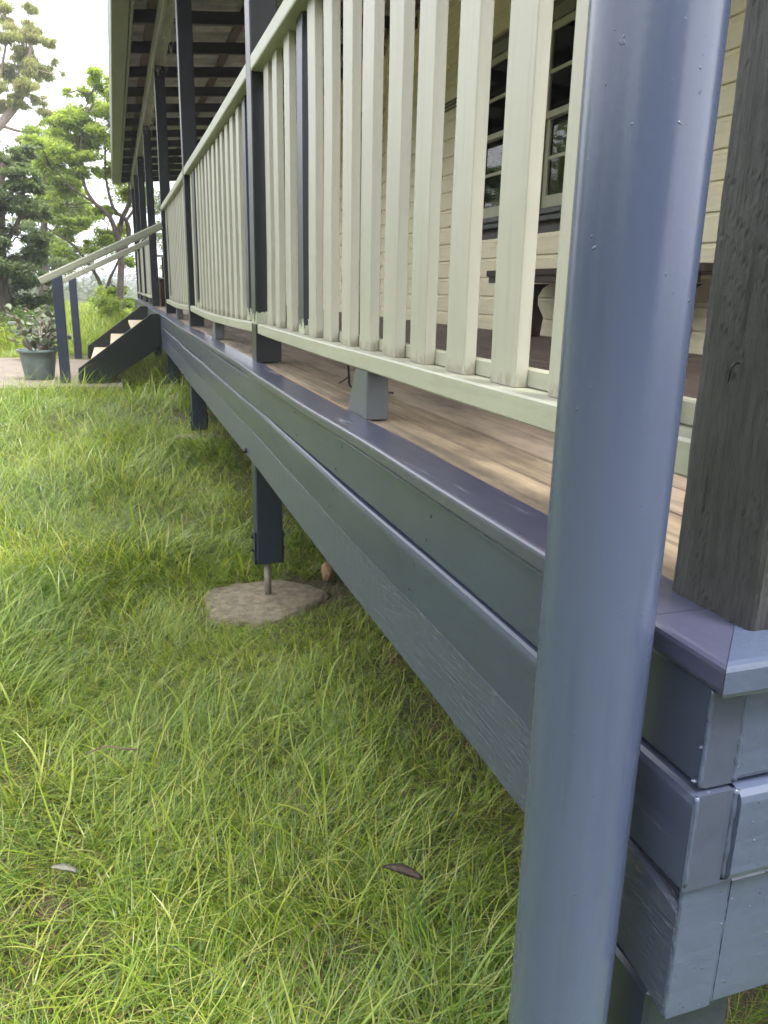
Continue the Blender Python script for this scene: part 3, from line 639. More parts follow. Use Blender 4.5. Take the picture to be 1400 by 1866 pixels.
# the wall block is solid, so glass sits just in front of it; cut a shallow pocket by keeping sashes proud of the block
window(4.27, 5.07, 1.735, 2.83); window(5.27, 6.07, 1.735, 2.83)
for (a, b, c, d) in OPEN[2:]:
    bm = bmesh.new(); box(XW - 0.03, XW + 0.0285, a, a + 0.075, c + 0.006, d - 0.075, 0.003, bm); box(XW - 0.03, XW + 0.0285, b - 0.075, b, c + 0.006, d - 0.075, 0.003, bm); box(XW - 0.034, XW + 0.0285, a - 0.03, b + 0.03, d - 0.0745, d + 0.03, 0.003, bm)
    dr = obj('door', bm, M_sash, house)
    world_parent(obj('door_leaf', box(XW + 0.0, XW + 0.028, a + 0.08, b - 0.08, c + 0.03, d - 0.08, 0.003), M_frame), dr)
    for q in range(2):
        for w_ in range(2):
            m0 = a + 0.16 + w_ * (b - a - 0.28) / 2; 
            world_parent(obj('door_panel', box(XW - 0.006, XW + 0.001, m0, m0 + (b - a) / 2 - 0.2, c + 0.2 + q * 0.85, c + 0.95 + q * 0.85, 0.003), M_frame), dr)
    world_parent(obj('threshold', box(XW - 0.05, XW + 0.0285, a, b, c + 0.001, c + 0.029, 0.003), M_sill), dr)
# conduit on the wall
bm = bmesh.new()
for dz in (0.0, 0.028, 0.055): tube(bm, [(XW - 0.012, 6.35, 2.64 + dz), (XW - 0.012, 6.75, 2.64 + dz)], 0.008, 8)
obj('wall_conduit', bm, M_sill, house)

# ------------------------------------------------------------------ veranda roof
roof = thing('veranda_roof', 'veranda roof of grey iron sheets on dark rafters with an olive gutter', 'roof', (1.5, 9, 3.3))
RZ = lambda X: 3.23 + 0.09 * (X - 0.27)       # underside of rafters
RY0, RY1 = 0.30, 18.75
yk = 7.45 + 0.905 * 12.45
n = 0; y = 7.45 - 0.905 * 8
while y < RY1 - 0.05:
    bm = bmesh.new(); a = []
    for (X, dz) in ((0.285, 0.0), (0.285, 0.095), (XW - 0.01, 0.095), (XW - 0.01, 0.0)):
        a.append([bm.verts.new((X, y + s, RZ(X) + dz)) for s in (0, 0.048)])
    for j in range(4):
        p, q = a[j], a[(j + 1) % 4]; bm.faces.new((p[0], q[0], q[1], p[1]))
    bm.faces.new([p[0] for p in a]); bm.faces.new([p[1] for p in a][::-1]); bmesh.ops.recalc_face_normals(bm, faces=bm.faces)
    obj('rafter', bm, M_rafter, roof); y += 0.905
for X in (0.44, 1.20, 2.0, 2.6):
    zb = RZ(X) + 0.0965
    obj('roof_batten', box(X - 0.035, X + 0.035, RY0, RY1, zb, zb + 0.036, 0), M_batten, roof)
# corrugated sheets, each its own part
y = RY0; wv = 0.076
while y < RY1 - 0.1:
    y1_ = min(y + 0.76, RY1); yy = np.linspace(y, y1_ - 0.001, 61); bm = bmesh.new(); rows = []
    for X in (0.20, 1.5, XW + 0.02):
        rows.append([bm.verts.new((X, v, RZ(X) + 0.1445 + 0.009 * math.sin(2 * math.pi * v / 0.152 * 1.0))) for v in yy])
    for a, b in zip(rows, rows[1:]):
        for j in range(60): bm.faces.new((a[j], a[j + 1], b[j + 1], b[j]))
    obj('roof_sheet', bm, M_roof, roof, True); y = y1_
obj('eave_fascia', loft(rrect(0.262, 0.284, 3.215, 3.36, 0.003, 1), [RY0, 6, 12, RY1]), M_gutter, roof)
gut = [(0.258, 3.355), (0.258, 3.235), (0.252, 3.228), (0.128, 3.226), (0.118, 3.234), (0.112, 3.29), (0.100, 3.345), (0.108, 3.352), (0.116, 3.345), (0.126, 3.29), (0.130, 3.242), (0.246, 3.242), (0.250, 3.355)]
obj('gutter', loft(gut, [RY0] + frange(1, RY1 - 0.2, 1.5), None, lambda y: 0.002 * wob(y, 1)), M_gutter, roof)
obj('veranda_beam', loft(rrect(0.484, 0.572, BEAMZ + 0.021, 3.244, 0.004, 1), frange(RY0, RY1 - 0.2, 0.8), lambda y: 0.003 * wob(y, 3)), M_beamp, roof)
obj('beam_mould', loft([(0.465, BEAMZ - 0.015), (0.4805, BEAMZ - 0.015), (0.4835, 3.235), (0.455, 3.235)], frange(RY0, RY1 - 0.2, 0.8), lambda y: 0.003 * wob(y, 3)), M_beamp, roof)
# main roof over the house so the sky does not show over the wall
obj('house_roof', box(XW + 0.03, XW + 5.0, WY0 - 0.3, WY1 + 0.3, WT + 0.201, WT + 0.35, 0), M_roof, house)

# cobwebs along the beam
bm = bmesh.new(); r_ = random.Random(11)
for q in range(420):
    y = r_.choice([6.0, 6.5, 7.2, 8.0, 8.3, 9.2, 10, 10.8, 11.5, 13]) + r_.gauss(0, 0.35)
    x0 = r_.uniform(0.462, 0.60); z0 = BEAMZ + r_.uniform(-0.03, 0.03)
    pts = [Vector((x0, y, z0))]
    d = Vector((r_.gauss(0, 0.3), r_.gauss(0, 1), -abs(r_.gauss(0.6, 0.6)))).normalized() * r_.uniform(0.006, 0.022)
    for s_ in range(4): pts.append(pts[-1] + d + Vector((r_.gauss(0, 0.004), r_.gauss(0, 0.006), r_.gauss(-0.002, 0.004))))
    tube(bm, pts, 0.0012 + 0.0012 * r_.random(), 3, False)
tag(obj('cobweb', bm, M_web), 'dusty cobwebs hanging in tatters along the veranda beam', 'cobweb', None, 'stuff')

# ------------------------------------------------------------------ stairs and handrails
YN, YF = 8.245, 11.40
stairs = thing('staircase', 'short timber stairs with dark stringers and three cream treads up to the deck', 'stairs', (0, 9.8, 0.26))
def stringer(y, th, zlow):
    o = [(0.417, 0.938), (0.33, 0.938), (-0.375, 0.415), (-0.385, zlow), (-0.15, zlow), (0.355, 0.585), (0.417, 0.64)]
    bm = bmesh.new(); a = [bm.verts.new((x_, y, z_)) for x_, z_ in o]; b = [bm.verts.new((x_, y + th, z_)) for x_, z_ in o]
    for j in range(7): bm.faces.new((a[j], a[(j + 1) % 7], b[(j + 1) % 7], b[j]))
    bm.faces.new(a); bm.faces.new(b[::-1]); bmesh.ops.recalc_face_normals(bm, faces=bm.faces)
    bmesh.ops.bevel(bm, geom=bm.edges[:], offset=0.003, segments=1, affect='EDGES')
    obj('stringer', bm, M_stringer, stairs)
stringer(YN, 0.045, 0.268); stringer(YF - 0.045, 0.045, 0.243)
for xt, zt in ((0.155, 0.757), (-0.075, 0.577), (-0.295, 0.400)):
    obj('tread', loft(rrect(xt, xt + 0.25, zt - 0.035, zt, 0.006, 2), frange(YN + 0.046, YF - 0.046, 0.5)), M_tread, stairs)
obj('stair_ledger', box(0.30, 0.40, 8.31, 8.34, 0.62, 0.70, 0.002), M_tread, stairs)
def handrail(y, label, zn):
    t = thing('stair_handrail', label, 'handrail', (-0.5, y, zn), 'handrails of the stairs')
    bm = bmesh.new()
    p0, p1 = Vector((-0.655, 0, 1.222)), Vector((0.4795, 0, 1.762)); d = (p1 - p0).normalized(); nn = Vector((-d.z, 0, d.x))
    pr = [(-0.034, -0.034), (0.034, -0.034), (0.037, -0.02), (0.037, 0.022), (0.028, 0.033), (-0.028, 0.033), (-0.037, 0.022), (-0.037, -0.02)]
    rings = []
    for k_ in range(9):
        c = p0 + (p1 - p0) * k_ / 8
        rings.append([bm.verts.new((c.x + nn.x * v, y + 0.05 + u, c.z + nn.z * v)) for u, v in pr])
    for a, b in zip(rings, rings[1:]):
        for j in range(8): bm.faces.new((a[j], a[(j + 1) % 8], b[(j + 1) % 8], b[j]))
    bm.faces.new(rings[0]); bm.faces.new(rings[-1]); bmesh.ops.recalc_face_normals(bm, faces=bm.faces)
    obj('rail', bm, M_sage_x, t)
    bm = bmesh.new(); za = lambda x_: 1.222 + (x_ + 0.655) * 0.476 - 0.037
    x0, x1 = -0.548, -0.455
    a = [bm.verts.new(q) for q in ((x0, y, zn), (x1, y, zn), (x1, y + 0.095, zn), (x0, y + 0.095, zn))]
    b = [bm.verts.new(q) for q in ((x0, y, za(x0)), (x1, y, za(x1)), (x1, y + 0.095, za(x1)), (x0, y + 0.095, za(x0)))]
    for j in range(4): bm.faces.new((a[j], a[(j + 1) % 4], b[(j + 1) % 4], b[j]))
    bm.faces.new(a[::-1]); bm.faces.new(b); bmesh.ops.recalc_face_normals(bm, faces=bm.faces)
    bmesh.ops.bevel(bm, geom=bm.edges[:], offset=0.003, segments=1, affect='EDGES')
    obj('newel_post', bm, M_stump, t)
handrail(8.31, 'nearer sloping stair handrail on a navy newel post beside the pot', 0.268)
handrail(11.345, 'farther sloping stair handrail on a navy newel post', 0.243)

# ------------------------------------------------------------------ furniture on the deck
bench = thing('bench', 'dark brown bench with curved plank legs standing against the cream wall', 'bench', (2.5, 4.1, FL))
obj('seat', box(2.335, 2.68, 2.85, 4.95, 1.302, 1.340, 0.005), M_bench, bench)
obj('apron', box(2.34, 2.37, 2.9, 4.92, 1.262, 1.3015, 0.003), M_bench, bench)
def bench_leg(y):
    half = [(0.100, 0.0), (0.118, 0.12), (0.095, 0.16), (0.072, 0.2), (0.070, 0.25), (0.10, 0.30), (0.145, 0.3275)]
    pr = [(2.50 + a_, FL + b_) for a_, b_ in half] + [(2.50 - a_, FL + b_) for a_, b_ in half[::-1]]
    bm = bmesh.new(); a = [bm.verts.new((x_, y, z_)) for x_, z_ in pr]; b = [bm.verts.new((x_, y + 0.04, z_)) for x_, z_ in pr]
    for j in range(len(pr)): bm.faces.new((a[j], a[(j + 1) % len(pr)], b[(j + 1) % len(pr)], b[j]))
    bm.faces.new(a); bm.faces.new(b[::-1]); bmesh.ops.recalc_face_normals(bm, faces=bm.faces)
    obj('leg', bm, M_bench, bench)
bench_leg(4.66); bench_leg(3.22)
t = thing('timber_box', 'narrow red brown timber box standing on the deck in the stair opening', 'box', (0.72, 11.6, FL))
obj('box_body', box(0.60, 0.90, 11.5, 11.9, FL + 0.001, 1.27, 0.005), M_box, t); obj('box_lid', box(0.59, 0.91, 11.49, 11.91, 1.2705, 1.295, 0.004), M_box, t)
# black cable looped behind the slats and lying on the floor
bm = bmesh.new()
pts = [(0.575, 2.075, 1.42), (0.575, 2.07, 1.30), (0.572, 2.085, 1.22), (0.578, 2.06, 1.16), (0.574, 2.05, 1.08), (0.58, 2.06, 1.03), (0.595, 2.10, 0.975), (0.612, 2.14, 0.941), (0.64, 2.09, 0.939), (0.655, 2.02, 0.940), (0.672, 1.95, 0.945)]
tube(bm, smooth(pts), 0.0032, 6); tube(bm, smooth([(0.595, 2.10, 0.975), (0.60, 2.15, 0.96), (0.605, 2.235, 0.940)]), 0.003, 6)
tag(obj('black_cable', bm, M_cable, None, True), 'thin black cable hanging behind the slats and ending on the floorboards', 'cable')

# ------------------------------------------------------------------ foliage helpers
def leaf_cloud(centres, count, L, Wd, droop=0.3, seed=0, flat=0.0):
    """many separate bent leaves (two quads) in ellipsoidal clumps; returns a mesh. centres: (x,y,z,rx,ry,rz,weight)"""
    r = np.random.default_rng(seed); C = np.array(centres, float); w = C[:, 6] * C[:, 3] * C[:, 5]; idx = r.choice(len(C), count, p=w / w.sum())
    d = r.normal(size=(count, 3)); d /= np.linalg.norm(d, axis=1)[:, None]; rad = r.random(count) ** 0.45
    P = C[idx, :3] + d * rad[:, None] * C[idx, 3:6]
    az = r.random(count) * 2 * np.pi; el = r.normal(-droop, 0.5, count)
    ax = np.stack([np.cos(az) * np.cos(el), np.sin(az) * np.cos(el), np.sin(el)], 1)
    up = r.normal(size=(count, 3)) * 0.6 + np.array([0, 0, 1.0]); sd_ = np.cross(ax, up); sd_ /= np.linalg.norm(sd_, axis=1)[:, None] + 1e-9
    nr = np.cross(sd_, ax); sc = r.uniform(0.65, 1.3, count)[:, None]; l = L * sc; ww = Wd * sc
    v = np.stack([P, P + ax * l * 0.5 + sd_ * ww * 0.5 + nr * l * 0.06, P + ax * l - nr * l * 0.08, P + ax * l * 0.5 - sd_ * ww * 0.5 + nr * l * 0.06], 1).reshape(-1, 3)
    f = np.arange(count * 4).reshape(-1, 4)
    me = bpy.data.meshes.new('leaves'); me.vertices.add(len(v)); me.vertices.foreach_set('co', v.ravel().astype(np.float32))
    me.loops.add(count * 4); me.loops.foreach_set('vertex_index', f.ravel().astype(np.int32)); me.polygons.add(count)
    me.polygons.foreach_set('loop_start', np.arange(0, count * 4, 4, dtype=np.int32)); me.update()
    uv = me.uv_layers.new(name='UVMap'); cl = np.clip(r.normal(0.45, 0.22, count) + r.normal(0, 0.18, len(C))[idx], 0, 1)
    uu = np.stack([np.repeat(cl, 4), np.tile([0, 0.5, 1, 0.5], count)], 1); uv.data.foreach_set('uv', uu.ravel().astype(np.float32))
    return me
def branchy(bm, a, b, r0, r1, jit, seed, n=6, sides=7):
    r = random.Random(seed); a, b = Vector(a), Vector(b); L = (b - a).length; pts = []
    for i in range(n + 1):
        t_ = i / n; o = Vector((r.gauss(0, 1), r.gauss(0, 1), r.gauss(0, 0.6))) * jit * L * (1 if 0 < i < n else 0)
        pts.append(a.lerp(b, t_) + o)
    tube(bm, pts, [r0 + (r1 - r0) * i / n for i in range(n + 1)], sides); return pts
def breakup(clumps, seed, n=10, s=0.52, flat=0.85):
    r = random.Random(seed); out = []
    for c in clumps:
        for q in range(n):
            while True:
                d = Vector((r.uniform(-1, 1), r.uniform(-1, 1), r.uniform(-1, 1)))
                if d.length < 1: break
            k_ = s * r.uniform(0.55, 1.25)
            out.append((c[0] + d.x * c[3] * 1.05, c[1] + d.y * c[4], c[2] + d.z * c[5] * 1.15, c[3] * k_ * 1.2, c[4] * k_ * 1.2, c[5] * k_ * flat, c[6]))
    return out
def tree(name, label, cat, base, limbs, clumps, leafm, barkm, count, L, Wd, droop, seed, group='trees beyond the veranda', twig=0.012):
    t = thing(name, label, cat, base, group); bm = bmesh.new(); nodes = []
    for pts, r0, r1 in limbs:
        sp = smooth([Vector(p) for p in pts], 4); n_ = len(sp)
        tube(bm, sp, [r0 + (r1 - r0) * i / (n_ - 1) for i in range(n_)], 8); nodes += sp[n_ // 3:]
    for i, c in enumerate(clumps):       # a twiggy branch from the nearest lower limb point into every clump
        cp = Vector(c[:3]); best = min(nodes, key=lambda p: (p - cp).length + max(0, p.z - cp.z) * 1.5)
        pts = branchy(bm, best, cp, twig * 1.6, twig * 0.7, 0.06, seed * 31 + i, 5, 5); nodes += pts[2:4]
        rr = random.Random(seed * 77 + i)
        for q in range(5):
            e = cp + Vector((rr.uniform(-1, 1) * c[3], rr.uniform(-1, 1) * c[4], rr.uniform(-0.6, 1) * c[5])) * 0.85
            branchy(bm, pts[rr.choice((3, 4, 5))], e, twig * 0.7, twig * 0.25, 0.08, seed * 99 + i * 7 + q, 4, 4)
    obj('trunk', bm, barkm, t, True)
    o = link('crown', leaf_cloud(breakup(clumps, seed), count, L, Wd, droop, seed), leafm); world_parent(o, t)
    return t
rc = random.Random(5)
def cl(p, Y, r, w=1.0, spread=0.6): return (p[0], Y + rc.uniform(-spread, spread), p[1], r * rc.uniform(0.85, 1.2), r * 1.1, r * rc.uniform(0.55, 0.8), w)
Z20 = float(gh(0.1, 20))
# bright green tree at the far end of the deck
limbs = [([(0.10, 20, Z20 - 0.1), (0.13, 20, 0.95), (0.20, 20, 1.68), (0.17, 20, 2.16), (0.28, 20.1, 2.64), (0.50, 20.2, 3.11), (0.47, 20.2, 3.7), (0.3, 20.2, 4.4)], 0.085, 0.03),
         ([(0.17, 20, 2.1), (0.07, 19.9, 2.57), (-0.09, 19.9, 2.8), (-0.29, 19.8, 2.96), (-0.46, 19.8, 3.3), (-0.5, 19.8, 3.9), (-0.35, 19.8, 4.6)], 0.06, 0.02),
         ([(0.19, 20, 1.8), (0.41, 20.1, 2.29), (0.36, 20, 2.64), (0.12, 19.9, 2.85), (0.0, 19.9, 3.5), (0.05, 19.9, 4.4)], 0.06, 0.02),
         ([(0.36, 20, 2.6), (0.62, 20.1, 3.0), (0.75, 20.1, 3.6)], 0.035, 0.015), ([(-0.29, 19.8, 2.96), (-0.7, 19.7, 3.2), (-1.05, 19.7, 3.6)], 0.03, 0.012)]
T1c = [cl(p, 20, r) for p, r in [((-0.39, 4.75), .36), ((0.08, 5.0), .36), ((0.06, 5.4), .25), ((-0.87, 4.2), .34), ((-1.2, 3.75), .3), ((-0.19, 4.3), .4), ((0.2, 4.6), .4), ((-0.67, 3.9), .36), ((-0.3, 5.2), .22),
        ((-1.1, 3.3), .28), ((-0.8, 3.3), .3), ((0.15, 3.7), .3), ((0.7, 3.7), .3), ((0.5, 3.2), .22), ((-0.45, 3.6), .3), ((0.35, 4.1), .3), ((-1.35, 4.1), .2), ((-0.6, 4.6), .3), ((0.75, 4.3), .4), ((0.6, 5.0), .4), ((-1.0, 2.9), .2), ((0.85, 3.2), .22),
        ((-0.65, 5.05), .12), ((-0.15, 5.55), .12), ((-1.0, 4.65), .14)]]
tree('broadleaf_tree', 'bright green feathery tree with a forked trunk at the far end of the deck', 'tree', (0.1, 20, Z20), limbs, T1c, M_lbright, M_bark, 46000, 0.085, 0.034, 0.25, 1)
# thin V shaped tree left of it
limbs = [([(-0.24, 21, 0.25), (-0.25, 21, 0.9), (-0.33, 21, 1.31), (-0.46, 21, 1.56), (-0.66, 21, 1.87), (-0.86, 21, 2.11), (-1.13, 21, 2.28), (-1.45, 21, 2.5)], 0.055, 0.015), ([(-0.25, 21, 0.85), (-0.08, 21, 1.32), (0.11, 21, 1.68), (0.3, 21, 2.1)], 0.045, 0.015)]
T2c = [cl(p, 21, r, 0.8) for p, r in [((-0.19, 2.25), .24), ((-0.45, 2.1), .2), ((-0.9, 2.45), .25), ((-1.2, 1.95), .22), ((-0.6, 2.6), .2), ((0.05, 2.3), .2), ((0.35, 1.7), .16), ((-1.3, 2.7), .22), ((0.05, 1.1), .18), ((-0.85, 1.75), .16), ((0.35, 2.5), .2), ((-0.1, 2.8), .2), ((0.2, 0.85), .22), ((-0.2, 1.0), .14)]]
tree('young_tree', 'thin V shaped young tree with sparse feathery leaves above the stair handrails', 'tree', (-0.24, 21, 0.3), limbs, T2c, M_lbright, M_bark, 11000, 0.09, 0.034, 0.25, 2)
# dark dense tree at the left
limbs = [([(-1.95, 16.5, 0.2), (-1.9, 16.4, 1.4), (-1.8, 16.2, 2.4), (-1.7, 16.2, 3.2)], 0.11, 0.05), ([(-1.85, 16.3, 1.8), (-1.5, 16.1, 2.3), (-1.35, 16.1, 3.0)], 0.05, 0.02), ([(-1.85, 16.3, 1.9), (-2.3, 16.3, 2.6)], 0.05, 0.02)]
T3c = [cl(p, 16.2, r, 1.2, 0.4) for p, r in [((-1.72, 3.2), .3), ((-1.45, 3.0), .26), ((-1.6, 2.7), .36), ((-1.3, 2.45), .26), ((-1.22, 2.0), .2), ((-1.85, 2.1), .4), ((-1.6, 1.65), .3), ((-2.1, 2.7), .4), ((-1.2, 2.85), .16), ((-1.35, 3.4), .18), ((-2.2, 3.4), .4), ((-2.4, 2.2), .45), ((-2.0, 1.5), .4)]]
tree('dense_tree', 'dark green dense tree at the left edge above the rounded shrub', 'tree', (-1.95, 16.5, 0.27), limbs, T3c, M_ldark, M_bark, 40000, 0.075, 0.034, 0.3, 3)
# sparse gum at the top left
limbs = [([(-4.1, 28.5, 0.0), (-3.8, 28.4, 2.5), (-3.24, 28, 5.2), (-2.89, 28, 5.7), (-2.39, 28, 6.28), (-2.12, 28, 6.77), (-1.96, 28, 7.4), (-1.8, 28, 8.2)], 0.2, 0.03), ([(-3.24, 28, 5.2), (-3.1, 28, 6.2), (-2.7, 28, 7.2), (-2.4, 28, 8.3)], 0.08, 0.02), ([(-2.89, 28, 5.7), (-2.1, 28.2, 5.6), (-1.6, 28.2, 6.1)], 0.05, 0.015), ([(-3.6, 28.2, 3.5), (-2.6, 28, 4.2), (-1.9, 28, 4.8)], 0.06, 0.02)]
T4c = [cl(p, 28, r, 0.9) for p, r in [((-2.3, 6.4), .25), ((-1.85, 7.3), .34), ((-2.35, 8.1), .36), ((-1.9, 8.4), .32), ((-1.65, 8.1), .22), ((-2.1, 7.7), .36), ((-1.65, 7.4), .3), ((-2.6, 7.3), .36), ((-2.0, 6.8), .3), ((-1.8, 6.5), .2), ((-2.6, 8.8), .36), ((-1.3, 8.1), .16), ((-1.2, 7.6), .1), ((-1.5, 6.2), .3), ((-1.9, 5.2), .4), ((-2.8, 6.3), .3), ((-1.3, 5.7), .25), ((-3.0, 7.8), .4), ((-1.0, 7.2), .07), ((-2.2, 4.7), .4), ((-1.5, 4.9), .3), ((-1.75, 8.85), .2), ((-3.3, 6.8), .5)]]
tree('gum_tree', 'tall sparse gum tree with yellowish hanging leaves high at the left', 'tree', (-4.1, 28.5, 0.25), limbs, T4c, M_leuc, M_gum, 34000, 0.12, 0.028, 1.0, 4, twig=0.011)
# two further trees behind
limbs = [([(2.2, 34, -0.3), (2.2, 34, 2.5), (2.1, 34, 5)], 0.15, 0.04)]
T5c = [cl((2.0 + rc.uniform(-1.6, 1.6), rc.uniform(2.0, 6.2)), 34, 0.6, 0.9, 1.0) for q in range(22)]
tree('broadleaf_tree', 'mid green tree seen between the posts beyond the stair opening', 'tree', (2.2, 34, 0), limbs, T5c, M_lmid, M_bark, 12000, 0.11, 0.05, 0.25, 5)
limbs = [([(-2.6, 33, -0.2), (-2.5, 33, 2), (-2.2, 33, 4)], 0.13, 0.04)]
T6c = [cl((-2.0 + rc.uniform(-1.1, 1.2), rc.uniform(1.8, 4.6)), 33, 0.5, 0.9, 1.0) for q in range(14)]
tree('broadleaf_tree', 'paler green tree filling the gap behind the handrails at the left', 'tree', (-2.6, 33, 0), limbs, T6c, M_lmid, M_bark, 12000, 0.12, 0.055, 0.25, 6)
limbs = [([(-2.0, 27, 0.0), (-1.9, 27, 2), (-1.7, 27, 4.2), (-1.5, 27, 5.2)], 0.12, 0.03), ([(-1.9, 27, 2.2), (-1.2, 27, 3.4), (-0.9, 27, 4.6)], 0.06, 0.02)]
T7c = [cl(p, 27, r, 1.0) for p, r in [((-1.7, 5.4), .4), ((-1.2, 5.0), .4), ((-0.9, 4.6), .36), ((-1.5, 4.4), .45), ((-1.0, 3.8), .4), ((-1.7, 3.6), .4), ((-1.2, 3.0), .4), ((-0.6, 5.2), .3), ((-1.9, 4.8), .4), ((-0.5, 3.4), .35), ((-1.6, 2.4), .4)]]
tree('broadleaf_tree', 'yellow green airy tree between the dark tree and the bright forked tree', 'tree', (-2.0, 27, 0.2), limbs, T7c, M_lbright, M_bark, 15000, 0.12, 0.05, 0.3, 7)
# rounded shrub below the dark tree, weeds behind the pot
def shrub(name, label, base, clumps, leafm, count, L, Wd, seed, stems=9, cat='shrub'):
    t = thing(name, label, cat, base); bm = bmesh.new(); rr = random.Random(seed)
    for c in clumps:
        branchy(bm, Vector(base) + Vector((rr.uniform(-.1, .1), rr.uniform(-.1, .1), -0.04)), c[:3], 0.014, 0.004, 0.05, rr.random(), 5, 5)
    obj('stem', bm, M_twig, t); o = link('foliage', leaf_cloud(breakup(clumps, seed, 6, 0.55, 0.9), count, L, Wd, 0.1, seed), leafm); world_parent(o, t); return t
SC = [cl(p, 17, r, 1, 0.3) for p, r in [((-1.85, 1.2), .3), ((-1.5, 1.2), .28), ((-1.28, 0.95), .22), ((-2.1, 0.8), .36), ((-1.6, 0.75), .32), ((-1.2, 1.3), .16), ((-2.35, 1.1), .4), ((-1.75, 1.5), .22), ((-1.22, 0.65), .2), ((-2.0, 0.45), .3), ((-1.5, 0.45), .25)]]
shrub('rounded_shrub', 'mid green rounded shrub under the dark tree behind the pots', (-1.8, 17, 0.28), SC, M_lshrub, 13000, 0.06, 0.034, 21)
WC = [(-1.2 + rc.uniform(-.5, .5), 13.3 + rc.uniform(-.5, .5), 0.45 + rc.uniform(0, .35), 0.16, 0.16, 0.18, 1) for q in range(9)]
shrub('weed_clump', 'pale leafy weeds growing behind the potted plants', (-1.2, 13.3, 0.25), WC, M_lshrub, 2600, 0.055, 0.022, 22, cat='weeds')
WC = [(0.15 + rc.uniform(-.5, .4), 19.4 + rc.uniform(-.5, .5), 0.5 + rc.uniform(0, .5), 0.2, 0.2, 0.22, 1) for q in range(9)]
shrub('fern_shrub', 'feathery light green undergrowth around the forked trunk', (0.1, 19.4, 0.27), WC, M_lbright, 3200, 0.08, 0.022, 23)

# ------------------------------------------------------------------ potted plants on the path
def pot_plant(loc, s, label, seed, spread=0.34, nb=16):
    t = thing('potted_plant', label, 'potted plant', loc, 'potted plants beside the stairs'); bm = bmesh.new(); rings = []; n_ = 36
    for r, z in ((0.0, 0.001), (0.132, 0.001), (0.138, 0.012), (0.165, 0.20), (0.172, 0.262), (0.19, 0.264), (0.194, 0.272), (0.194, 0.288), (0.187, 0.294), (0.174, 0.292), (0.168, 0.262)):
        rings.append([bm.verts.new((loc[0] + r * s * math.cos(2 * math.pi * j / n_), loc[1] + r * s * math.sin(2 * math.pi * j / n_), loc[2] + z * s)) for j in range(n_)] if r else None)
    rings = [q for q in rings if q]
    for a, b in zip(rings, rings[1:]):
        for j in range(n_): bm.faces.new((a[j], a[(j + 1) % n_], b[(j + 1) % n_], b[j]))
    bm.faces.new(rings[0][::-1]); obj('pot', bm, M_potm, t, True)
    bm = bmesh.new(); bmesh.ops.create_circle(bm, cap_ends=True, segments=24, radius=0.168 * s); bmesh.ops.translate(bm, vec=(loc[0], loc[1], loc[2] + 0.262 * s), verts=bm.verts); obj('soil', bm, M_soil, t)
    rr = random.Random(seed); bm = bmesh.new(); tips = []
    top = Vector(loc) + Vector((0, 0, 0.26 * s))
    for q in range(nb):
        a = rr.uniform(0, 2 * math.pi); e = top + Vector((math.cos(a) * rr.uniform(0.3, 1) * spread, math.sin(a) * rr.uniform(0.3, 1) * spread, rr.uniform(0.08, 0.42)))
        st = top + Vector((math.cos(a) * 0.05, math.sin(a) * 0.05, -0.01)); md = st.lerp(e, 0.5) + Vector((0, 0, 0.03)); sp = smooth([st, md, e], 4); tube(bm, sp, [0.008 - 0.0005 * i for i in range(len(sp))], 5); tips += sp[2:]
    obj('stem', bm, M_twig, t)
    # thick paddle leaves, one mesh for each
    proto = bmesh.new(); outline = [(0, 0), (0.014, 0.02), (0.024, 0.045), (0.022, 0.07), (0.010, 0.085), (-0.010, 0.085), (-0.022, 0.07), (-0.024, 0.045), (-0.014, 0.02)]
    up = [proto.verts.new((x_, y_, 0.004 - 3.0 * x_ * x_ + 1.5 * (y_ - 0.04) ** 2)) for x_, y_ in outline]; dn = [proto.verts.new((x_, y_, -0.002 - 3.0 * x_ * x_ + 1.5 * (y_ - 0.04) ** 2)) for x_, y_ in outline]
    for j in range(9): proto.faces.new((up[j], dn[j], dn[(j + 1) % 9], up[(j + 1) % 9]))
    proto.faces.new(up); proto.faces.new(dn[::-1]); bmesh.ops.recalc_face_normals(proto, faces=proto.faces)
    ms = []
    for q in range(4):
        me = bpy.data.meshes.new('leaf'); proto.to_mesh(me); u = me.uv_layers.new(name='UVMap')
        for d_ in u.data: d_.uv = ((0.1, 0.4, 0.65, 0.95)[q], 0.5)
        me.materials.append(M_jade); ms.append(me)
    proto.free()
    for q in range(150):
        c = rr.choice(tips); o = link('leaf', ms[rr.choice((0, 0, 1, 1, 1, 2, 2, 3))], None); o.location = c
        out = (c - top); yaw = math.atan2(out.y, out.x) - math.pi / 2 + rr.gauss(0, 1.1)
        o.rotation_euler = (rr.uniform(-0.3, 1.2), rr.gauss(0, 0.5), yaw); k_ = rr.uniform(0.7, 1.25); o.scale = (k_, k_, k_); world_parent(o, t)
pot_plant((-0.765, 8.72, 0.2735), 1.0, 'grey green plastic pot of grey leaved succulent standing next to the near newel post', 31)
pot_plant((-0.93, 11.0, 0.247), 0.95, 'second pot of grey leaved succulent farther back on the path and mostly hidden', 32)

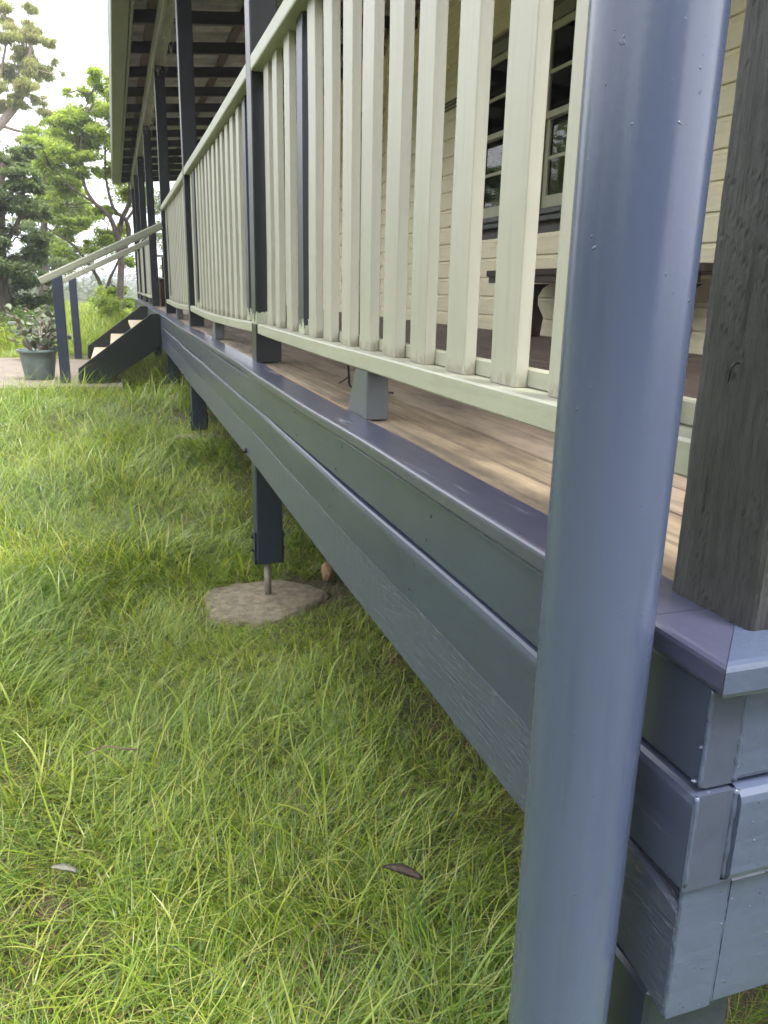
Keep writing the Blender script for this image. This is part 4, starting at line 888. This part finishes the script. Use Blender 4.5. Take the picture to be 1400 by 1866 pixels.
# ------------------------------------------------------------------ small things on the ground
bm = bmesh.new(); r_ = random.Random(4)
bmesh.ops.create_icosphere(bm, subdivisions=2, radius=0.05)
for v in bm.verts: v.co = Vector((v.co.x * 0.7, v.co.y * 0.9, v.co.z * 1.2)) * 0.8 * r_.uniform(0.85, 1.15)
bmesh.ops.translate(bm, vec=(0.80, 3.14, float(gh(0.8, 3.14)) + 0.045), verts=bm.verts)
tag(obj('rock', bm, M_rock), 'small tan rock beside the broad concrete footing', 'rock')
def dry_leaf(loc, L, Wd, yaw, tilt, mat, label):
    bm = bmesh.new(); n_ = 10; ro = []
    for i in range(n_ + 1):
        t_ = i / n_; w = Wd * math.sin(math.pi * min(1, t_ * 0.92 + 0.08)) ** 0.8; y_ = (t_ - 0.5) * L; bend = 0.25 * L * math.sin(t_ * 2.2)
        ro.append([bm.verts.new((-w + bend * 0.4, y_, 0.25 * w + 0.12 * bend)), bm.verts.new((bend * 0.4, y_, 0.1 * bend)), bm.verts.new((w + bend * 0.4, y_, 0.35 * w + 0.12 * bend))])
    for a, b in zip(ro, ro[1:]):
        for j in range(2): bm.faces.new((a[j], a[j + 1], b[j + 1], b[j]))
    bmesh.ops.solidify(bm, geom=bm.faces[:], thickness=0.0012)
    bmesh.ops.rotate(bm, verts=bm.verts, matrix=Matrix.Rotation(yaw, 3, 'Z') @ Matrix.Rotation(tilt, 3, 'X'))
    bmesh.ops.translate(bm, vec=loc, verts=bm.verts)
    o = obj('dry_leaf', bm, mat, None, True); tag(o, label, 'leaf', 'dry leaves in the grass')
dry_leaf((0.475, 1.255, 0.065), 0.085, 0.014, R(62), 0.1, M_dead, 'curled grey brown dry leaf in the grass left of the downpipe foot')
dry_leaf((-0.17, 1.43, 0.09), 0.055, 0.010, R(80), 0.2, M_pale, 'small pale dry leaf at the bottom left of the lawn')
bm = bmesh.new(); tube(bm, smooth([(-0.135, 1.83, 0.10), (-0.09, 1.84, 0.105), (-0.05, 1.825, 0.10), (-0.02, 1.83, 0.09)]), 0.0022, 5)
tag(obj('twig', bm, M_twig), 'thin bare twig lying across the grass at the lower left', 'twig')

# ------------------------------------------------------------------ grass
def blades(n, lmin, lmax, wmin, wmax, lean0, lean1, spread, radius, seed, segs=5, curl=1.0, yaw_sd=0.7):
    r = np.random.default_rng(seed); V = []; F = []; UV = []
    for b in range(n):
        L = r.uniform(lmin, lmax); w = r.uniform(wmin, wmax); yaw = r.normal(0, yaw_sd); lean = r.uniform(lean0, lean1)
        a = r.random() * 2 * np.pi; q = radius * math.sqrt(r.random()); p = np.array([math.cos(a) * q, math.sin(a) * q, -0.01])
        c = curl * r.uniform(0.3, 1.3); tw = r.normal(0, 0.5); cr = r.random(); kink = r.random() < 0.12; kk = r.integers(2, segs)
        base = len(V); ang = lean; side_y = yaw + r.normal(0, 0.15)
        for s in range(segs + 1):
            t_ = s / segs; hw = w * 0.5 * (1 - t_ ** 2.2) if s else w * 0.35
            fw = np.array([math.cos(yaw), math.sin(yaw), 0]); sd_ = np.array([-math.sin(yaw + tw * t_), math.cos(yaw + tw * t_), 0.25 * tw * t_])
            if s < segs:
                V += [p - sd_ * hw, p + sd_ * hw]; UV += [(cr, t_)] * 2
            else: V.append(p); UV.append((cr, t_))
            if kink and s == kk: ang += 0.9
            ang = min(ang + c * (0.9 / segs) * (0.5 + t_), 2.1)
            yaw += r.normal(0, 0.08)
            p = p + (fw * math.sin(ang) + np.array([0, 0, 1.0]) * math.cos(ang)) * L / segs
        for s in range(segs - 1):
            i = base + 2 * s; F.append((i, i + 1, i + 3, i + 2))
        i = base + 2 * (segs - 1); F.append((i, i + 1, i + 2))
    me = bpy.data.meshes.new('tuft'); me.from_pydata([tuple(v) for v in V], [], F); u = me.uv_layers.new(name='UVMap')
    li = np.zeros(len(me.loops), int); me.loops.foreach_get('vertex_index', li); u.data.foreach_set('uv', np.array(UV)[li].ravel().astype(np.float32))
    for p in me.polygons: p.use_smooth = True
    return me
def tuft_collection(name, meshes, mats):
    c = bpy.data.collections.new(name)
    for i, (me, m_) in enumerate(zip(meshes, mats)):
        me.materials.append(m_); o = bpy.data.objects.new('%s_%02d' % (name, i), me); c.objects.link(o)
    return c
def scatter(name, P, rot, scl, tint, idx, coll, mat=None):
    me = bpy.data.meshes.new(name); me.from_pydata(P.tolist(), [], [])
    for an, ty, dat, key in (('rot', 'FLOAT_VECTOR', rot, 'vector'), ('scl', 'FLOAT', scl, 'value'), ('tint', 'FLOAT', tint, 'value'), ('idx', 'INT', idx, 'value')):
        at = me.attributes.new(an, ty, 'POINT'); at.data.foreach_set(key, np.asarray(dat).ravel())
    o = link(name, me, mat)
    g = bpy.data.node_groups.new(name + '_nodes', 'GeometryNodeTree'); g.is_modifier = True
    g.interface.new_socket('Geometry', in_out='INPUT', socket_type='NodeSocketGeometry'); g.interface.new_socket('Geometry', in_out='OUTPUT', socket_type='NodeSocketGeometry')
    N = g.nodes.new; gi = N('NodeGroupInput'); go = N('NodeGroupOutput'); iop = N('GeometryNodeInstanceOnPoints'); ci = N('GeometryNodeCollectionInfo')
    ci.inputs['Collection'].default_value = coll; ci.inputs['Separate Children'].default_value = True; ci.inputs['Reset Children'].default_value = True
    iop.inputs['Pick Instance'].default_value = True
    def na(n_, ty):
        x_ = N('GeometryNodeInputNamedAttribute'); x_.data_type = ty; x_.inputs['Name'].default_value = n_; return x_.outputs['Attribute']
    L = g.links.new; L(gi.outputs[0], iop.inputs['Points']); L(ci.outputs[0], iop.inputs['Instance']); L(na('idx', 'INT'), iop.inputs['Instance Index'])
    L(na('rot', 'FLOAT_VECTOR'), iop.inputs['Rotation']); L(na('scl', 'FLOAT'), iop.inputs['Scale']); L(iop.outputs[0], go.inputs[0])
    md = o.modifiers.new('scatter', 'NODES'); md.node_group = g
    return o
NG = 14
ms = [blades(9, 0.06, 0.175, 0.0028, 0.0058, 0.2, 1.15, 0.6, 0.035, 100 + i, 6, 1.9, 1.7) for i in range(7)]            # ordinary arching blades
ms += [blades(10, 0.10, 0.22, 0.0022, 0.0044, 0.6, 1.3, 0.5, 0.035, 200 + i, 6, 1.1, 0.9) for i in range(4)]      # combed over
ms += [blades(5, 0.20, 0.38, 0.0011, 0.0019, 0.2, 1.0, 0.8, 0.03, 300 + i, 7, 0.9, 1.2) for i in range(2)]         # long thin stalks
ms += [blades(3, 0.20, 0.34, 0.006, 0.0085, 0.1, 0.8, 0.6, 0.02, 400, 7, 1.1, 1.2)]                                # a few broad blades
ms += [blades(8, 0.08, 0.20, 0.0015, 0.0038, 0.9, 1.5, 1.0, 0.04, 500 + i, 4, 0.4, 2.0) for i in range(2)]          # dry thatch
cg = tuft_collection('tuft', ms, [M_grass] * 14 + [M_straw] * 2)
def vnoise(x, y, f, seed):
    r = np.random.default_rng(seed); T = r.random((64, 64)); u = x * f + 31.7 * seed; v = y * f + 17.3 * seed
    i = np.floor(u).astype(int); j = np.floor(v).astype(int); a = u - i; b = v - j; a = a * a * (3 - 2 * a); b = b * b * (3 - 2 * b)
    t = lambda p, q: T[p % 64, q % 64]
    return (t(i, j) * (1 - a) + t(i + 1, j) * a) * (1 - b) + (t(i, j + 1) * (1 - a) + t(i + 1, j + 1) * a) * b
def seed_pts(x0, x1, y0, y1, dens):
    n_ = int((x1 - x0) * (y1 - y0) * dens); return np.stack([rng.uniform(x0, x1, n_), rng.uniform(y0, y1, n_)], 1)
def keep_mask(x, y):
    k_ = np.ones(len(x))
    for (cx, cy, rx, ry) in ((0.49, PY[1] + 0.03, 0.25, 0.22), (0.49, PY[2] + 0.03, 0.19, 0.16), (0.49, PY[3] + 0.03, 0.18, 0.15)):
        d = ((x - cx) / rx) ** 2 + ((y - cy) / ry) ** 2; k_ *= np.clip((d - 0.72) * 3, 0.0, 1)
        d2 = ((x - cx - 0.22) / (rx * 0.95)) ** 2 + ((y - cy - 0.05) / (ry * 1.1)) ** 2; k_ *= np.clip((d2 - 0.3) * 2, 0.05, 1)
    k_ *= np.where((x < 0.0) & (y > 8.06) & (y < 11.7), 0.0, 1)
    k_ *= np.where((x > 0.5) & (y > 0.42) & (y < 18.6), np.clip(1 - (x - 0.62) / 0.5, np.where(y < 1.3, 0.3, 0.03), 1) * 0.85, 1)
    bare = vnoise(x, y, 3.2, 5); k_ *= np.clip((bare - 0.04) * 6, 0.7, 1)
    d = ((x - 0.30) / 0.16) ** 2 + ((y - 1.14) / 0.10) ** 2; k_ *= np.clip(0.35 + d * 0.5, 0, 1)
    return k_
def lay(P, far=False):
    x, y = P[:, 0], P[:, 1]; k_ = rng.random(len(x)) < keep_mask(x, y); x, y = x[k_], y[k_]; n_ = len(x)
    ang = 2 * np.pi * vnoise(x, y, 1.3, 1) * 1.6 + 2.5 * (vnoise(x, y, 5.0, 2) - 0.5) + rng.normal(0, 1.0, n_)
    tall = vnoise(x, y, 1.7, 3); flat = vnoise(x, y, 1.3, 7); tnt = vnoise(x, y, 1.9, 4)
    cat = rng.random(n_); idx = rng.integers(0, 7, n_)
    idx = np.where(cat < 0.18 + 0.5 * (flat > 0.52), 7 + rng.integers(0, 4, n_), idx)
    idx = np.where(cat > 0.91, 11 + rng.integers(0, 2, n_), idx); idx = np.where(cat > 0.972, 13, idx)
    st = rng.random(n_); idx = np.where(st < 0.13, 14 + rng.integers(0, 2, n_), idx)
    scl = (0.62 + 0.62 * tall) * rng.uniform(0.75, 1.25, n_) * np.where(idx >= 14, 0.9, 1)
    scl *= np.clip(0.92 + 0.05 * (y - 4), 0.85, 1.15)
    scl *= np.where((x > 0.6) & (y < 18.6), 0.8, 1)
    d = ((x - 0.49) / 0.4) ** 2 + ((y - PY[1]) / 0.35) ** 2; scl *= np.clip(0.55 + 0.4 * d, 0.55, 1)
    rot = np.stack([rng.normal(0, 0.14, n_), rng.normal(0, 0.14, n_), ang], 1)
    z = gh(x, y); return np.stack([x, y, z], 1), rot, scl, np.clip(0.15 + 0.9 * tnt + rng.normal(0, 0.2, n_), 0, 1), idx
def litter(P):        # dry stalks and thatch where the lawn thins out: round the footings, below the deck edge, in worn spots
    x, y = P[:, 0], P[:, 1]; m = keep_mask(x, y); ok = (rng.random(len(x)) < np.clip(1.0 - m, 0.10, 1)) & (x < 1.5) & ~((x < 0.0) & (y > 8.0))
    for q in (1, 2, 3): ok &= (((x - 0.49) / 0.21) ** 2 + ((y - PY[q] - 0.03) / 0.18) ** 2) > 1
    x, y = x[ok], y[ok]; n_ = len(x)
    return np.stack([x, y, gh(x, y)], 1), np.stack([rng.normal(0, .2, n_), rng.normal(0, .2, n_), rng.uniform(0, 6.28, n_)], 1), rng.uniform(0.5, 1.1, n_), np.full(n_, 0.5), rng.integers(14, 16, n_)
zones = [litter(seed_pts(-1.3, 1.6, 0.55, 6.5, 420)), lay(seed_pts(-1.9, 1.6, -0.2, 3.6, 2900)), lay(seed_pts(-2.6, 2.4, 3.6, 6.2, 1400)), lay(seed_pts(-5.5, -1.9, -2.5, 3.6, 420)), lay(seed_pts(-5.5, -2.6, 3.6, 6.2, 420)), lay(seed_pts(-1.9, 3.5, -2.5, -0.2, 420)), lay(seed_pts(-4.5, 2.6, 6.2, 13, 600))]
A = [np.concatenate([z_[i] for z_ in zones]) for i in range(5)]
tag(scatter('grass', *A, cg), 'long green lawn grass lying over in tufts', 'grass', None, 'stuff')
ms2 = [blades(26, 0.16, 0.38, 0.005, 0.010, 0.05, 0.7, 0.6, 0.10, 700 + i, 4, 1.0, 1.4) for i in range(5)]
cg2 = tuft_collection('meadow_tuft', ms2, [M_grass] * 5)
P = np.concatenate([seed_pts(-9, 4, 12.5, 24, 60), seed_pts(-16, 10, 24, 46, 14)]); n_ = len(P); xx, yy_ = P[:, 0], P[:, 1]
mk = ~((xx > 0.4) & (yy_ < 18.6)); P = P[mk]; n_ = len(P); xx, yy_ = P[:, 0], P[:, 1]
tag(scatter('meadow_grass', np.stack([xx, yy_, gh(xx, yy_)], 1), np.stack([rng.normal(0, .12, n_), rng.normal(0, .12, n_), rng.uniform(0, 6.28, n_)], 1), rng.uniform(0.7, 1.4, n_) * (0.8 + 0.5 * vnoise(xx, yy_, 0.5, 9)), np.clip(0.55 + 0.5 * vnoise(xx, yy_, 0.4, 8), 0, 1), rng.integers(0, 5, n_), cg2),
    'taller yellow green meadow grass beyond the path', 'grass', None, 'stuff')

# ------------------------------------------------------------------ distant woodland and hills
def ridge(name, y, x0, x1, base, prof, depth, mat):
    bm = bmesh.new(); xs = frange(x0, x1, (x1 - x0) / 140); rows = []
    for j, (dy, hz) in enumerate(((0, 0.0), (depth * 0.25, 0.55), (depth * 0.5, 0.9), (depth * 0.75, 1.0), (depth, 0.7), (depth * 1.6, 0.0))):
        rows.append([bm.verts.new((x_, y + dy, base + hz * prof(x_))) for x_ in xs])
    for a, b in zip(rows, rows[1:]):
        for i in range(len(xs) - 1): bm.faces.new((a[i], a[i + 1], b[i + 1], b[i]))
    bmesh.ops.recalc_face_normals(bm, faces=bm.faces); o = obj(name, bm, mat, None, True); tag(o, kind='structure'); return o
M_hill = simple('bush_covered_hill', (0.045, 0.065, 0.03), (0.08, 0.10, 0.045), 0.05, 1.0, 1.0, 6.0)
ridge('hill', 330, -600, 600, -12, lambda x_: 14 + 3 * wob(x_ * 0.012, 1) + 0.8 * wob(x_ * 0.09, 3), 160, M_hill)
ridge('far_hill', 800, -1400, 1400, -15, lambda x_: 26 + 8 * wob(x_ * 0.004, 2), 400, M_hill)
C = []
for q in range(150):
    y = random.uniform(70, 240); x = random.uniform(-0.22, 0.30) * y; h = random.uniform(0.04, 0.055) * y + 2.0; g0 = float(gh(x, y)); C.append((x, y, g0 + h * 0.55, h * 0.5, h * 0.5, h * 0.55, 1))
tag(link('distant_woodland', leaf_cloud(C, 60000, 0.75, 0.5, 0.2, 55), M_far), 'hazy grey green woodland far behind the handrails', 'woodland', None, 'stuff')

# unseen belt of trees added round the lawn for the panes and enamel to mirror
C = []
def belt(n_, fx_, hs):
    for q in range(n_):
        x, y = fx_(); h = random.uniform(*hs); C.append((x, y, h * 0.5 - 0.3, 1.7, 1.7, h * 0.5, 1))
belt(70, lambda: (-17 - random.uniform(0, 7), random.uniform(-14, 25)), (3.5, 7.5))
belt(60, lambda: (random.uniform(-19, 4), -13 - random.uniform(0, 5)), (6, 10))  # unseen run behind the camera, added to darken posts and slat sides
belt(60, lambda: (lambda y: (-0.36 * y - random.uniform(1, 9), y))(random.uniform(24, 60)), (6, 11))
tag(link('tree_belt', leaf_cloud(C, 75000, 0.6, 0.36, 0.2, 56), M_lmid), 'unseen belt of green trees added round the lawn, mirrored in the window panes', 'trees', None, 'stuff')

# the pale air over the valley
k = NT('valley_haze'); k.t.nodes.remove(k.b); pv = k.n('ShaderNodeVolumePrincipled'); pv.inputs['Color'].default_value = (0.90, 0.94, 1.0, 1); pv.inputs['Density'].default_value = 0.0022
k.l(pv.outputs[0], k.out.inputs['Volume'])
hz = obj('haze', box(gx[0] - 40, gx[-1] + 40, gy[0] - 40, gy[-1] + 40, float(GZ.min()) - 1.0, 42, 0), k.m); tag(hz, None, None, None, 'stuff')
